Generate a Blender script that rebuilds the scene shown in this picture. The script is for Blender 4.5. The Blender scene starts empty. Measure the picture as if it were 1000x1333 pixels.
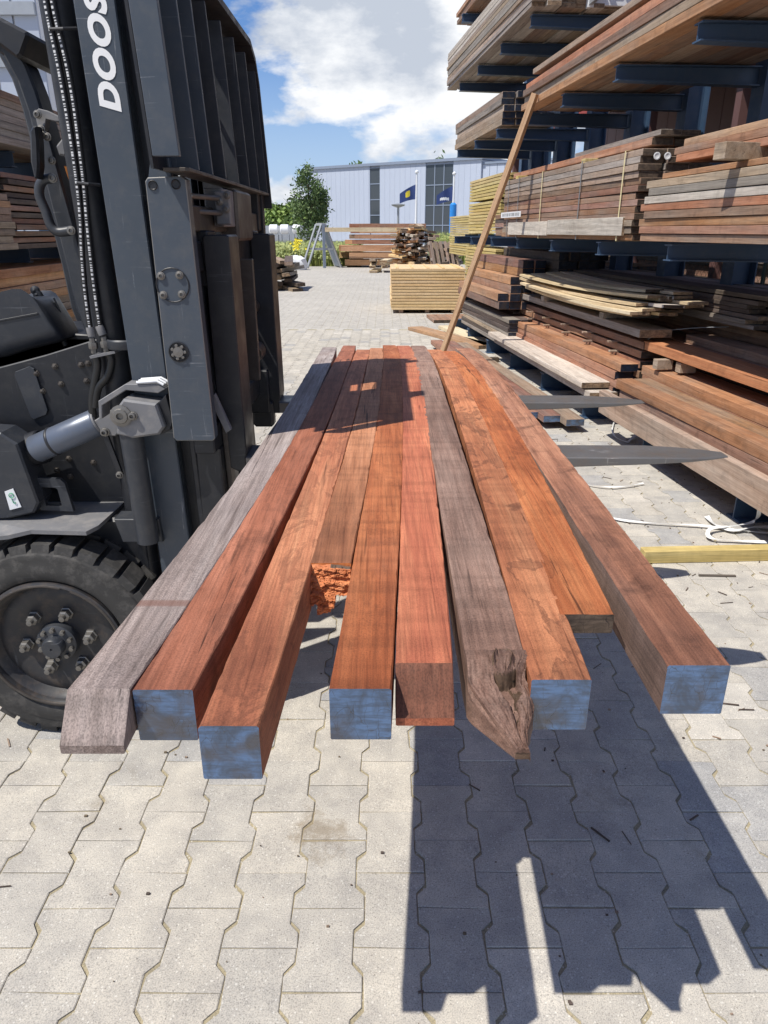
import bpy, bmesh, math, random
from mathutils import Vector, Matrix, noise as mn
R = math.radians
random.seed(7)
S = bpy.context.scene
COL = S.collection

# ------------------------------------------------------------------ camera, world, sun, exposure
CAMH, F, PITCH, CX, CY = 1.5, 930.0, R(21.5), 500.0, 666.5
cam = bpy.data.cameras.new('camera'); camo = bpy.data.objects.new('camera', cam); COL.objects.link(camo)
cam.sensor_fit = 'VERTICAL'; cam.sensor_height = 36; cam.sensor_width = 27
cam.lens = 36*F/1333.0; cam.clip_start = .05; cam.clip_end = 2000
camo.location = (0, 0, CAMH); camo.rotation_euler = (R(90)-PITCH, 0, 0)
S.camera = camo
SUNV = Vector((-.484, -.312, 1.0)).normalized()            # towards the sun
ELEV = math.asin(SUNV.z); AZ = math.atan2(SUNV.x, SUNV.y)
world = bpy.data.worlds.new('World'); S.world = world; world.use_nodes = True
SKYROT = .09
def build_world():
    nt = world.node_tree; n = nt.nodes; l = nt.links; n.clear()
    out = n.new('ShaderNodeOutputWorld'); bg = n.new('ShaderNodeBackground'); bg.inputs[1].default_value = .07
    sky = n.new('ShaderNodeTexSky'); sky.sky_type = 'NISHITA'; sky.sun_disc = False
    sky.sun_elevation = ELEV; sky.sun_rotation = AZ; sky.air_density = 1.0; sky.dust_density = .6; sky.ozone_density = 1.6
    tc = n.new('ShaderNodeTexCoord')
    mp = n.new('ShaderNodeMapping'); mp.inputs['Location'].default_value = (17.3, 9.0, 23.5); mp.inputs['Scale'].default_value = (1, 1, 2.1); mp.inputs['Rotation'].default_value = (0, 0, SKYROT)
    l.new(tc.outputs['Generated'], mp.inputs[0])
    nz = n.new('ShaderNodeTexNoise'); nz.inputs['Scale'].default_value = 3.1; nz.inputs['Detail'].default_value = 10; nz.inputs['Roughness'].default_value = .54; nz.inputs['Distortion'].default_value = .1
    l.new(mp.outputs[0], nz.inputs[0])
    rp = n.new('ShaderNodeValToRGB'); rp.color_ramp.elements[0].position = .50; rp.color_ramp.elements[1].position = .545
    sx = n.new('ShaderNodeSeparateXYZ'); l.new(tc.outputs['Generated'], sx.inputs[0])   # cumulus banks thin out overhead
    mm = n.new('ShaderNodeMath'); mm.operation = 'MULTIPLY_ADD'; mm.inputs[1].default_value = -.20; mm.use_clamp = False
    l.new(sx.outputs[2], mm.inputs[0]); ad = n.new('ShaderNodeMath'); ad.operation = 'ADD'; ad.inputs[1].default_value = .07; l.new(nz.outputs[0], ad.inputs[0]); l.new(ad.outputs[0], mm.inputs[2])
    l.new(mm.outputs[0], rp.inputs[0])
    nz2 = n.new('ShaderNodeTexNoise'); nz2.inputs['Scale'].default_value = 3.9; nz2.inputs['Detail'].default_value = 8; nz2.inputs['Roughness'].default_value = .6
    l.new(mp.outputs[0], nz2.inputs[0])
    cr = n.new('ShaderNodeValToRGB'); cr.color_ramp.elements[0].position = .42; cr.color_ramp.elements[1].position = .54
    cr.color_ramp.elements[0].color = (7.0, 7.7, 8.9, 1); cr.color_ramp.elements[1].color = (12.3, 12.5, 12.8, 1)
    l.new(nz2.outputs[0], cr.inputs[0])
    gain = n.new('ShaderNodeMix'); gain.data_type = 'RGBA'; gain.blend_type = 'MULTIPLY'; gain.inputs[0].default_value = 1
    gain.inputs[7].default_value = (.86, 1.15, 1.62, 1); l.new(sky.outputs[0], gain.inputs[6])
    mx = n.new('ShaderNodeMix'); mx.data_type = 'RGBA'
    hz = n.new('ShaderNodeValToRGB'); hz.color_ramp.elements[0].position = .0; hz.color_ramp.elements[0].color = (1, 1, 1, 1); hz.color_ramp.elements[1].position = .2; hz.color_ramp.elements[1].color = (0, 0, 0, 1)
    l.new(sx.outputs[2], hz.inputs[0]); hm = n.new('ShaderNodeMix'); hm.data_type = 'RGBA'; hm.inputs[7].default_value = (6.4, 8.2, 11.0, 1)
    l.new(hz.outputs[0], hm.inputs[0]); l.new(gain.outputs[2], hm.inputs[6])
    l.new(rp.outputs[0], mx.inputs[0]); l.new(hm.outputs[2], mx.inputs[6]); l.new(cr.outputs[0], mx.inputs[7])
    l.new(mx.outputs[2], bg.inputs[0]); l.new(bg.outputs[0], out.inputs[0])
build_world()
sl = bpy.data.lights.new('sun', 'SUN'); sl.energy = 5.0; sl.angle = R(.5); sl.color = (1, .95, .87)
so = bpy.data.objects.new('sun', sl); COL.objects.link(so); so.rotation_euler = SUNV.to_track_quat('Z', 'Y').to_euler(); so.location = (-10, -8, 20)
S.view_settings.view_transform = 'Standard'; S.view_settings.look = 'None'; S.view_settings.gamma = 1
S.view_settings.exposure = 0.22; S.view_settings.use_curve_mapping = False

# ------------------------------------------------------------------ calibrated measuring helpers (pixel of the photo + a known plane -> metres)
cp, sp = math.cos(PITCH), math.sin(PITCH)
def ray(x, y):
    v = (y-CY)/F; return Vector(((x-CX)/F, cp-v*sp, -(sp+v*cp)))
def at_y(x, y, Y): r = ray(x, y); k = Y/r.y; return Vector((r.x*k, Y, CAMH+r.z*k))
def at_z(x, y, Z): r = ray(x, y); k = (Z-CAMH)/r.z; return Vector((r.x*k, r.y*k, Z))

# ------------------------------------------------------------------ materials
def nodes(name):
    m = bpy.data.materials.new(name); m.use_nodes = True; nt = m.node_tree
    return m, nt, nt.nodes['Principled BSDF']
def ramp(nt, src, stops):
    r = nt.nodes.new('ShaderNodeValToRGB'); e = r.color_ramp.elements
    while len(e) < len(stops): e.new(.5)
    for i, (p, c) in enumerate(stops): e[i].position = p; e[i].color = (*c, 1) if len(c) == 3 else c
    nt.links.new(src, r.inputs[0]); return r.outputs[0]
def mix(nt, a, b, f, mode='MIX'):
    m = nt.nodes.new('ShaderNodeMix'); m.data_type = 'RGBA'; m.blend_type = mode
    for s, v in ((0, f), (6, a), (7, b)):
        if hasattr(v, 'is_output'): nt.links.new(v, m.inputs[s])
        else: m.inputs[s].default_value = v if s == 0 else ((*v, 1) if len(v) == 3 else v)
    return m.outputs[2]
def noise(nt, vec, scale, detail=4, rough=.55, dist=0):
    t = nt.nodes.new('ShaderNodeTexNoise'); t.inputs['Scale'].default_value = scale; t.inputs['Detail'].default_value = detail
    t.inputs['Roughness'].default_value = rough; t.inputs['Distortion'].default_value = dist
    nt.links.new(vec, t.inputs[0]); return t.outputs[0]
def mapping(nt, vec, scale=(1,1,1), loc=(0,0,0), rot=(0,0,0)):
    t = nt.nodes.new('ShaderNodeMapping'); t.inputs['Scale'].default_value = scale; t.inputs['Location'].default_value = loc; t.inputs['Rotation'].default_value = rot
    nt.links.new(vec, t.inputs[0]); return t.outputs[0]
def math_(nt, op, a, b=None, c=None):
    t = nt.nodes.new('ShaderNodeMath'); t.operation = op
    for i, v in enumerate((a, b, c)):
        if v is None: continue
        if hasattr(v, 'is_output'): nt.links.new(v, t.inputs[i])
        else: t.inputs[i].default_value = v
    return t.outputs[0]
def bump(nt, p, h, strength=.3, dist=.002, prev=None):
    b = nt.nodes.new('ShaderNodeBump'); b.inputs['Strength'].default_value = strength; b.inputs['Distance'].default_value = dist
    nt.links.new(h, b.inputs['Height'])
    if prev is not None: nt.links.new(prev, b.inputs['Normal'])
    nt.links.new(b.outputs[0], p.inputs['Normal']); return b.outputs[0]
def coords(nt, rand=True, kind='Object'):
    tc = nt.nodes.new('ShaderNodeTexCoord'); o = tc.outputs[kind]
    if not rand: return o, None
    oi = nt.nodes.new('ShaderNodeObjectInfo')
    cmb = nt.nodes.new('ShaderNodeCombineXYZ')
    for i, k in enumerate((37.0, 91.0, 17.0)): nt.links.new(math_(nt, 'MULTIPLY', oi.outputs['Random'], k), cmb.inputs[i])
    va = nt.nodes.new('ShaderNodeVectorMath'); va.operation = 'ADD'; nt.links.new(o, va.inputs[0]); nt.links.new(cmb.outputs[0], va.inputs[1])
    return va.outputs[0], oi.outputs['Random']

def wood(name, dark, mid, light, grey=0.0, greycol=(.23,.21,.19), blot=.5, rough=.72, along=1, vary=.25, scale=1.0, saw=.12, stain=0.0, crack=.55, grit=0, zs=1.0, band=None):
    """grain runs along the local axis number `along`"""
    m, nt, p = nodes(name); v, rnd = coords(nt); raw = nt.nodes['Texture Coordinate'].outputs['Object']
    if zs != 1: v = mapping(nt, v, (1, 1, zs))
    sc = [34*scale]*3; sc[along] = 1.3*scale
    g1 = noise(nt, mapping(nt, v, sc), 1, 5, .6, .4)
    sc = [6*scale]*3; sc[along] = .7*scale
    g2 = noise(nt, mapping(nt, v, sc), 1, 3, .5, .8)
    sc = [260]*3; sc[along] = 7
    g3 = noise(nt, mapping(nt, v, sc), 1, 3, .6)
    b1 = noise(nt, mapping(nt, v, (9,)*3), 1, 5, .65, .6)
    f = math_(nt, 'ADD', math_(nt, 'MULTIPLY', g1, .55), math_(nt, 'MULTIPLY', g2, .45))
    c = ramp(nt, f, ((.32, dark), (.5, mid), (.68, light)))
    c = mix(nt, c, tuple(x*.42 for x in dark), math_(nt, 'MULTIPLY', ramp(nt, b1, ((.52, (0,)*3), (.72, (1,)*3))), blot))
    fine = ramp(nt, g3, ((.3, (.62,)*3), (.6, (1.08,)*3)))
    c = mix(nt, c, fine, .75, 'MULTIPLY')
    if stain:
        s1 = noise(nt, mapping(nt, v, (11, 4.5, 11)), 1, 6, .6, 1.4)
        c = mix(nt, c, tuple(x*.30+.008 for x in dark), math_(nt, 'MULTIPLY', ramp(nt, s1, ((.53, (0,)*3), (.565, (1,)*3), (.60, (.55,)*3))), stain))
    if grey:
        gn = noise(nt, mapping(nt, v, (7, 1.6, 7)), 1, 5, .6, .3)
        gf = math_(nt, 'MULTIPLY', ramp(nt, gn, ((max(0, .62-grey*.6), (0,)*3), (max(.02, .85-grey*.6), (1,)*3))), min(1, grey*1.35))
        gg = mix(nt, tuple(greycol), tuple(x*.5 for x in greycol), ramp(nt, g1, ((.3, (1,)*3), (.62, (0,)*3))))
        c = mix(nt, c, mix(nt, gg, fine, .8, 'MULTIPLY'), gf)
    if saw:
        w = nt.nodes.new('ShaderNodeTexNoise'); w.inputs['Scale'].default_value = 1; w.inputs['Detail'].default_value = 2
        sc = [.7]*3; sc[along] = 26
        nt.links.new(mapping(nt, v, sc), w.inputs[0])
        c = mix(nt, c, ramp(nt, w.outputs[0], ((.38, (.55,)*3), (.52, (1.05,)*3))), saw, 'MULTIPLY')
    if crack:
        sc = [60]*3; sc[along] = 2.4
        ck = noise(nt, mapping(nt, v, sc, (3, 5, 1)), 1, 2, .4, .5)
        cm = ramp(nt, ck, ((.24, (1,)*3), (.29, (0,)*3)))
        c = mix(nt, c, tuple(x*.16 for x in dark), math_(nt, 'MULTIPLY', cm, crack))
    if grit:
        gr = noise(nt, mapping(nt, v, (480, 480, 480)), 1, 2, .6); lo = noise(nt, mapping(nt, v, (2.2, 1.1, 2.2), (5, 0, 3)), 1, 3, .6)
        c = mix(nt, c, ramp(nt, gr, ((.34, (1-.32*grit,)*3), (.5, (1.0,)*3), (.66, (1+.16*grit,)*3))), .8, 'MULTIPLY')
        c = mix(nt, c, ramp(nt, lo, ((.36, (.70, .66, .64)), (.6, (1.1, 1.09, 1.07)))), .8, 'MULTIPLY')
        sy = nt.nodes.new('ShaderNodeSeparateXYZ'); nt.links.new(raw, sy.inputs[0])      # wood colour gets darker towards the near ends, broken up by noise
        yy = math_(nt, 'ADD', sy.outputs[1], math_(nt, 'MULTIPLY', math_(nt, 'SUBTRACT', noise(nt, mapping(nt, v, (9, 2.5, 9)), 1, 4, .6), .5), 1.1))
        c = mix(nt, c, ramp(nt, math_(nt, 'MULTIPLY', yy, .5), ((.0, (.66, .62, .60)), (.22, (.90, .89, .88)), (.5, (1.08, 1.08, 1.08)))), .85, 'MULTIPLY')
        sc = [26]*3; sc[along] = .8
        ck2 = ramp(nt, noise(nt, mapping(nt, v, sc, (7, 1, 9)), 1, 5, .65, .35), ((.315, (1,)*3), (.335, (0,)*3)))
        c = mix(nt, c, tuple(x*.15 for x in dark), math_(nt, 'MULTIPLY', ck2, .8))
        if band:
            dy = math_(nt, 'ABSOLUTE', math_(nt, 'SUBTRACT', sy.outputs[1], band))
            c = mix(nt, c, (.16, .085, .06), math_(nt, 'MULTIPLY', ramp(nt, dy, ((.0075, (1,)*3), (.0095, (0,)*3))), .65))
        sc = [150]*3; sc[along] = 3.5
        pore = noise(nt, mapping(nt, v, sc, (1, 8, 2)), 1, 4, .7, .3)
        c = mix(nt, c, ramp(nt, pore, ((.34, (.55, .50, .47)), (.43, (1, 1, 1)))), .55, 'MULTIPLY')
    hsv = nt.nodes.new('ShaderNodeHueSaturation')
    nt.links.new(math_(nt, 'ADD', 1-vary, math_(nt, 'MULTIPLY', rnd, 2*vary)), hsv.inputs['Value'])
    r2 = math_(nt, 'FRACT', math_(nt, 'MULTIPLY', rnd, 7.31))
    nt.links.new(math_(nt, 'ADD', (.493 if grit else .5)-.018*min(1, vary*4), math_(nt, 'MULTIPLY', r2, .036*min(1, vary*4))), hsv.inputs['Hue'])
    r3 = math_(nt, 'FRACT', math_(nt, 'MULTIPLY', rnd, 23.7))
    nt.links.new(math_(nt, 'ADD', .93 if grit and dark[0] > dark[1]*1.7 else .9, math_(nt, 'MULTIPLY', r3, .2)), hsv.inputs['Saturation'])
    nt.links.new(c, hsv.inputs['Color']); nt.links.new(hsv.outputs[0], p.inputs['Base Color'])
    p.inputs['Roughness'].default_value = rough; p.inputs['Specular IOR Level'].default_value = .3
    b = bump(nt, p, g3, .35, .0012); bump(nt, p, g1, .25, .003, b)
    return m

def waxed(name, col, rough=.3, spec=.6, dark=.35):
    m, nt, p = nodes(name); v, rnd = coords(nt)
    sx = nt.nodes.new('ShaderNodeSeparateXYZ'); nt.links.new(v, sx.inputs[0])
    w = noise(nt, mapping(nt, v, (26, 26, 26)), 1, 5, .65, .6)                 # uneven coat
    rings_ = noise(nt, mapping(nt, v, (22, 22, 190), rot=(0, R(38), 0)), 1, 3, .6, .5)
    b = noise(nt, v, 16, 4)
    c = mix(nt, col, tuple(x*dark for x in col), ramp(nt, w, ((.42, (0,)*3), (.62, (1,)*3))))
    c = mix(nt, c, tuple(x*.25 for x in col), math_(nt, 'MULTIPLY', ramp(nt, rings_, ((.45, (0,)*3), (.62, (1,)*3))), .55))
    c = mix(nt, c, (.045, .034, .03), math_(nt, 'MULTIPLY', ramp(nt, b, ((.50, (0,)*3), (.64, (1,)*3))), .7))
    vo = nt.nodes.new('ShaderNodeTexVoronoi'); vo.feature = 'DISTANCE_TO_EDGE'; vo.inputs['Scale'].default_value = 1
    tn = nt.nodes.new('ShaderNodeTexNoise'); tn.inputs['Scale'].default_value = 40; nt.links.new(v, tn.inputs[0])
    va = nt.nodes.new('ShaderNodeVectorMath'); va.operation = 'MULTIPLY_ADD'; nt.links.new(tn.outputs[1], va.inputs[0]); va.inputs[1].default_value = (1.1,)*3
    nt.links.new(mapping(nt, v, (70, 40, 28), rot=(0, R(30), 0)), va.inputs[2]); nt.links.new(va.outputs[0], vo.inputs[0])
    ck = math_(nt, 'MULTIPLY', ramp(nt, vo.outputs['Distance'], ((.0, (1,)*3), (.03, (0,)*3))), ramp(nt, noise(nt, v, 30, 2), ((.45, (0,)*3), (.6, (1,)*3))))
    nt.links.new(mix(nt, c, (.004, .006, .012), math_(nt, 'MULTIPLY', ck, .8)), p.inputs['Base Color'])
    p.inputs['Roughness'].default_value = rough; p.inputs['Specular IOR Level'].default_value = spec
    p.inputs['Coat Weight'].default_value = .8 if rough < .4 else .1; p.inputs['Coat Roughness'].default_value = .2
    bb_ = bump(nt, p, w, .35, .004); bump(nt, p, rings_, .3, .001, bb_); return m

def painted(name, col, rough=.45, scratch=.3, dust=.2, metal=0.0, dustcol=(.16, .145, .125), scol=(.22, .23, .25)):
    m, nt, p = nodes(name); v, rnd = coords(nt, kind='Object')
    a = noise(nt, mapping(nt, v, (3, 3, 3)), 1, 6, .65)
    s = noise(nt, mapping(nt, v, (150, 150, 5), rot=(.1, .55, 0)), 1, 3, .5, .9)
    s2 = noise(nt, mapping(nt, v, (6, 6, 170), rot=(.1, -.28, 0)), 1, 3, .5, .7)
    patch = ramp(nt, noise(nt, v, 9, 6, .7), ((.48, (.02,)*3), (.6, (1,)*3)))
    sm = math_(nt, 'MULTIPLY', math_(nt, 'MAXIMUM', ramp(nt, s, ((.66, (0,)*3), (.73, (1,)*3))), ramp(nt, s2, ((.65, (0,)*3), (.72, (1,)*3)))), patch)
    c = mix(nt, col, tuple(x*1.35 for x in col), a)
    c = mix(nt, c, scol, math_(nt, 'MULTIPLY', sm, scratch))
    d = ramp(nt, noise(nt, v, 22, 6, .7), ((.48, (0,)*3), (.75, (1,)*3)))
    c = mix(nt, c, dustcol, math_(nt, 'MULTIPLY', d, dust))
    nt.links.new(c, p.inputs['Base Color'])
    nt.links.new(ramp(nt, noise(nt, v, 12, 4), ((.3, (rough*.8,)*3), (.7, (min(1, rough*1.35),)*3))), p.inputs['Roughness'])
    p.inputs['Metallic'].default_value = metal
    bump(nt, p, a, .08, .004); return m

def plain(name, col, rough=.6, metal=0.0, var=.15, sc=8, spec=.5, emit=None):
    m, nt, p = nodes(name); v, rnd = coords(nt)
    nt.links.new(mix(nt, tuple(x*(1-var) for x in col), tuple(min(1, x*(1+var)) for x in col), noise(nt, v, sc, 4)), p.inputs['Base Color'])
    p.inputs['Roughness'].default_value = rough; p.inputs['Metallic'].default_value = metal; p.inputs['Specular IOR Level'].default_value = spec
    return m

def concrete(name, base, pattern=False, rnd_amt=.16):
    m, nt, p = nodes(name); v, rnd = coords(nt, kind='Object')
    tc = nt.nodes.new('ShaderNodeNewGeometry'); pos = tc.outputs['Position']
    at = nt.nodes.new('ShaderNodeAttribute'); at.attribute_name = 'tint'
    big = noise(nt, pos, .8, 5, .6); med = noise(nt, pos, 9, 5, .65); fine = noise(nt, pos, 330, 3, .7)
    c = mix(nt, tuple(x*.82 for x in base), tuple(x*1.16 for x in base), big)
    c = mix(nt, c, ramp(nt, med, ((.3, (.74, .74, .76)), (.65, (1.08, 1.07, 1.05)))), .9, 'MULTIPLY')
    c = mix(nt, c, ramp(nt, fine, ((.32, (.52, .52, .52)), (.48, (1, 1, 1)), (.66, (1.3, 1.28, 1.24)))), .85, 'MULTIPLY')
    vo = nt.nodes.new('ShaderNodeTexVoronoi'); vo.inputs['Scale'].default_value = 150; nt.links.new(pos, vo.inputs[0])
    sel = nt.nodes.new('ShaderNodeSeparateColor'); nt.links.new(vo.outputs['Color'], sel.inputs[0])
    dots = math_(nt, 'MULTIPLY', math_(nt, 'LESS_THAN', vo.outputs['Distance'], .3), math_(nt, 'GREATER_THAN', sel.outputs[0], .93))
    c = mix(nt, c, (.12, .11, .10), math_(nt, 'MULTIPLY', dots, .45))
    dots2 = math_(nt, 'MULTIPLY', math_(nt, 'LESS_THAN', vo.outputs['Distance'], .34), math_(nt, 'GREATER_THAN', sel.outputs[1], .88))
    c = mix(nt, c, (.62, .6, .55), math_(nt, 'MULTIPLY', dots2, .6))
    st = ramp(nt, noise(nt, pos, 2.1, 6, .7, .5), ((.62, (0,)*3), (.72, (1,)*3)))
    c = mix(nt, c, (.17, .135, .085), math_(nt, 'MULTIPLY', st, .42))
    dv = nt.nodes.new('ShaderNodeVectorMath'); dv.operation = 'DISTANCE'; dv.inputs[1].default_value = (-.17, 1.10, 0)      # silt stain in a low spot
    nt.links.new(mapping(nt, pos, (1, .75, 1)), dv.inputs[0])
    sm = math_(nt, 'ADD', dv.outputs['Value'], math_(nt, 'MULTIPLY', math_(nt, 'SUBTRACT', noise(nt, pos, 16, 6, .75, .4), .5), .30))
    c = mix(nt, c, (.20, .155, .10), math_(nt, 'MULTIPLY', ramp(nt, sm, ((.015, (1,)*3), (.075, (0,)*3))), .6))
    if pattern:
        br = nt.nodes.new('ShaderNodeTexBrick'); br.inputs['Scale'].default_value = 1; br.inputs['Brick Width'].default_value = .2023; br.inputs['Row Height'].default_value = .149
        br.inputs['Mortar Size'].default_value = .005; br.inputs['Color1'].default_value = (1.02,)*3+(1,); br.inputs['Color2'].default_value = (.94,)*3+(1,); br.inputs['Mortar'].default_value = (.80, .78, .70, 1)
        nt.links.new(mapping(nt, pos, rot=(0, 0, R(90))), br.inputs[0])
        c = mix(nt, c, br.outputs[0], 1, 'MULTIPLY')
        tintf = None
    else:
        f = math_(nt, 'ADD', 1-rnd_amt, math_(nt, 'MULTIPLY', math_(nt, 'ADD', at.outputs['Fac'], rnd), rnd_amt))
        f = math_(nt, 'FRACT', math_(nt, 'ADD', at.outputs['Fac'], rnd))
        c = mix(nt, c, ramp(nt, f, ((0, (.86, .88, .92)), (.10, (.80, .84, .91)), (.16, (.90, .91, .92)), (.5, (.98, .98, .97)), (.85, (1.04, 1.03, 1.0)), (1, (1.16, 1.16, 1.15)))), 1, 'MULTIPLY')
    nt.links.new(c, p.inputs['Base Color']); p.inputs['Roughness'].default_value = .9; p.inputs['Specular IOR Level'].default_value = .25
    b = bump(nt, p, fine, .5, .0012); bump(nt, p, med, .25, .003, b)
    return m

M = {}
M['paver'] = concrete('concrete_paver', (.43, .407, .367))
M['paver_far'] = concrete('concrete_paving_far', (.43, .410, .374), pattern=True)
M['sand'] = concrete('joint_sand', (.33, .29, .20), rnd_amt=0)
M['silt'] = plain('brown_silt', (.13, .10, .065), .9, var=.4, sc=200)
# hardwood
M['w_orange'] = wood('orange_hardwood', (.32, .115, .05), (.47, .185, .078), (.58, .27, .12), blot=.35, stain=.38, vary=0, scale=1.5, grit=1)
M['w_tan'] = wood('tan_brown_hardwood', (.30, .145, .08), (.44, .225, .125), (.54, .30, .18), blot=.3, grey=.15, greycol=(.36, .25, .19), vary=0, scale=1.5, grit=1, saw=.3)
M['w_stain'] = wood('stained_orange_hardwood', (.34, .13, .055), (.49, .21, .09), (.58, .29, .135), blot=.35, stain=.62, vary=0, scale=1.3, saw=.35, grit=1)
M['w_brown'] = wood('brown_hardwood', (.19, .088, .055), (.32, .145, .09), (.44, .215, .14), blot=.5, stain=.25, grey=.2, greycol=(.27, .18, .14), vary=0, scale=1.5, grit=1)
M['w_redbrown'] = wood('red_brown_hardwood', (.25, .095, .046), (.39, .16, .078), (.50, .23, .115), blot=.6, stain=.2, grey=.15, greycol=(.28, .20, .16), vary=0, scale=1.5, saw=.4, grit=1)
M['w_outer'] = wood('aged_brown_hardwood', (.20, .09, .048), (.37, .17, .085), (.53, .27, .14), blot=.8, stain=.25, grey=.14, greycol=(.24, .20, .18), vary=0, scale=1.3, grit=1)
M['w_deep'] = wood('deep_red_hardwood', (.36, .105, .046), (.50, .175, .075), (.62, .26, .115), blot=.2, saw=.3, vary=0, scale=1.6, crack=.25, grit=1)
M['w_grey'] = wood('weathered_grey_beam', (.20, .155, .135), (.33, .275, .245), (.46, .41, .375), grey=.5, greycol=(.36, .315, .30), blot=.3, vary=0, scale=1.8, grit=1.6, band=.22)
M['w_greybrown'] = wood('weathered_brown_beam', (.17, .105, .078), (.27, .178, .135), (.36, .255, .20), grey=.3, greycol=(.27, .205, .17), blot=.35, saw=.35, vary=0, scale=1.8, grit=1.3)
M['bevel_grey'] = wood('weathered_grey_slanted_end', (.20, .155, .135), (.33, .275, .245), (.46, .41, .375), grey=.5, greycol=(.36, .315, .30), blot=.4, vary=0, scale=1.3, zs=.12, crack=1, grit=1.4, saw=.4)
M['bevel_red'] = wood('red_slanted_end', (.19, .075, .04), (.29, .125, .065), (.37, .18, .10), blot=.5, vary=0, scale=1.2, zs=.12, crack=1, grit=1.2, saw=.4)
M['r_red'] = wood('rack_plank_red', (.16, .078, .048), (.28, .145, .092), (.37, .21, .14), grey=.4, greycol=(.27, .22, .185), vary=.2)
M['r_orange'] = wood('rack_plank_orange', (.24, .115, .06), (.38, .195, .11), (.48, .275, .165), grey=.3, greycol=(.33, .27, .22), vary=.18)
M['w_red_thick'] = wood('thick_red_plank', (.27, .105, .05), (.43, .18, .085), (.54, .26, .13), blot=.3, vary=.03)
M['r_tan'] = wood('rack_plank_tan', (.20, .135, .09), (.33, .235, .165), (.44, .33, .245), grey=.4, greycol=(.34, .29, .24), vary=.2)
M['r_grey'] = wood('rack_plank_grey', (.13, .105, .085), (.25, .205, .17), (.37, .32, .27), grey=.6, greycol=(.33, .29, .25), vary=.15)
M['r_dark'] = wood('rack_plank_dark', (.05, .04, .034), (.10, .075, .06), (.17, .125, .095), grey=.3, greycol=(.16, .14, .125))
M['r_pale'] = wood('pale_softwood', (.48, .37, .22), (.62, .50, .32), (.74, .63, .44), blot=.15, vary=.06)
M['deal'] = wood('fresh_deal', (.56, .37, .17), (.70, .49, .25), (.80, .60, .35), blot=.1, vary=.05)
M['larch'] = wood('bright_larch', (.42, .22, .11), (.58, .33, .17), (.70, .45, .26), blot=.2, vary=.12)
M['r_yellow'] = wood('treated_yellow_timber', (.38, .29, .11), (.50, .39, .16), (.62, .50, .23), blot=.2, vary=.07)
M['r_white'] = wood('bleached_board', (.34, .29, .24), (.52, .46, .39), (.68, .63, .55), grey=.4, greycol=(.54, .49, .43), blot=.4, vary=.12)
M['stick'] = wood('prop_lath', (.36, .22, .13), (.50, .33, .20), (.60, .43, .28), blot=.2, vary=.05, along=2)
M['end_blue'] = waxed('blue_end_wax', (.065, .145, .29), .2, .9)
M['end_navy'] = waxed('navy_end_wax', (.016, .026, .05), .45, .4)
M['end_dark'] = waxed('weathered_end_grain', (.13, .095, .07), .8, .2, .5)
M['end_tan'] = waxed('cut_end_grain', (.34, .235, .15), .8, .2, .6)
M['split'] = wood('freshly_broken_wood', (.42, .12, .045), (.60, .22, .09), (.72, .33, .16), blot=.25, crack=.3, vary=0, scale=.6, saw=0)
M['rot'] = wood('rotten_wood', (.05, .033, .022), (.11, .07, .047), (.2, .13, .09), blot=.8, crack=.9, vary=0)
# metal
M['slate'] = painted('slate_mast_paint', (.041, .052, .067), .4, .75, .2, scol=(.24, .25, .27))
M['black'] = painted('black_machine_paint', (.008, .009, .012), .45, .25, .09)
M['charcoal'] = painted('charcoal_machine_paint', (.022, .025, .031), .42, .35, .16)
M['rubbed'] = painted('rubbed_brown_steel', (.05, .042, .036), .45, .35, .3, .3)
M['fork'] = painted('worn_fork_steel', (.12, .115, .112), .4, 1.0, .5, .35, (.17, .12, .085), (.34, .33, .32))
M['dusty'] = painted('dusty_grey_casting', (.13, .13, .135), .55, .4, .45, 0, (.34, .31, .28))
M['chrome'] = painted('greased_cylinder_steel', (.085, .10, .13), .36, .4, .3, .25)
M['worn'] = painted('worn_steel_edge', (.17, .165, .155), .45, .4, .4, .3)
M['bolt'] = painted('dirty_bolt_steel', (.16, .152, .14), .5, .3, .4, .7)
M['tyre'] = painted('tyre_rubber', (.028, .027, .026), .85, .1, .65, 0, (.13, .122, .112))
M['rim'] = painted('wheel_disc_paint', (.02, .02, .022), .5, .25, .5, 0, (.12, .085, .06))
M['hose'] = plain('black_hose', (.013,)*3, .4)
M['white_print'] = plain('white_print', (.8, .8, .8), .5, var=.03)
M['orange'] = painted('orange_body_paint', (.65, .20, .015), .35, .2, .1)
M['navy'] = painted('navy_rack_paint', (.028, .058, .11), .5, .35, .22, 0, (.10, .11, .13), (.16, .18, .2))
M['glass'] = plain('dark_glass', (.05, .06, .07), .12, var=.05)
M['clad'] = plain('blue_grey_cladding', (.40, .445, .53), .6, var=.05, sc=.3)
M['clad_dark'] = plain('roof_trim', (.20, .24, .31), .5, var=.05)
M['white'] = plain('white_paint', (.72, .73, .74), .5, var=.06)
M['greymetal'] = plain('galvanised_steel', (.36, .38, .40), .45, .4)
M['strap'] = plain('white_plastic_strap', (.75, .75, .73), .4, var=.03)
M['strap_y'] = plain('yellow_plastic_strap', (.62, .53, .30), .5, var=.05)
M['strap_g'] = plain('grey_steel_strap', (.16, .165, .17), .5, var=.1)
M['green'] = plain('green_print', (.03, .33, .16), .5, var=.03)
M['lightgreen'] = plain('light_green_paint', (.30, .55, .22), .5)
M['redpaint'] = plain('red_paint', (.30, .045, .03), .5)
M['shed'] = plain('brown_red_cladding', (.12, .06, .055), .6, var=.1)
M['bluebanner'] = plain('bright_blue_cover', (.02, .22, .62), .5)
M['flag_navy'] = plain('navy_flag_cloth', (.025, .05, .17), .7)
M['yellow'] = plain('yellow_print', (.75, .6, .04), .6)
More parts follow.
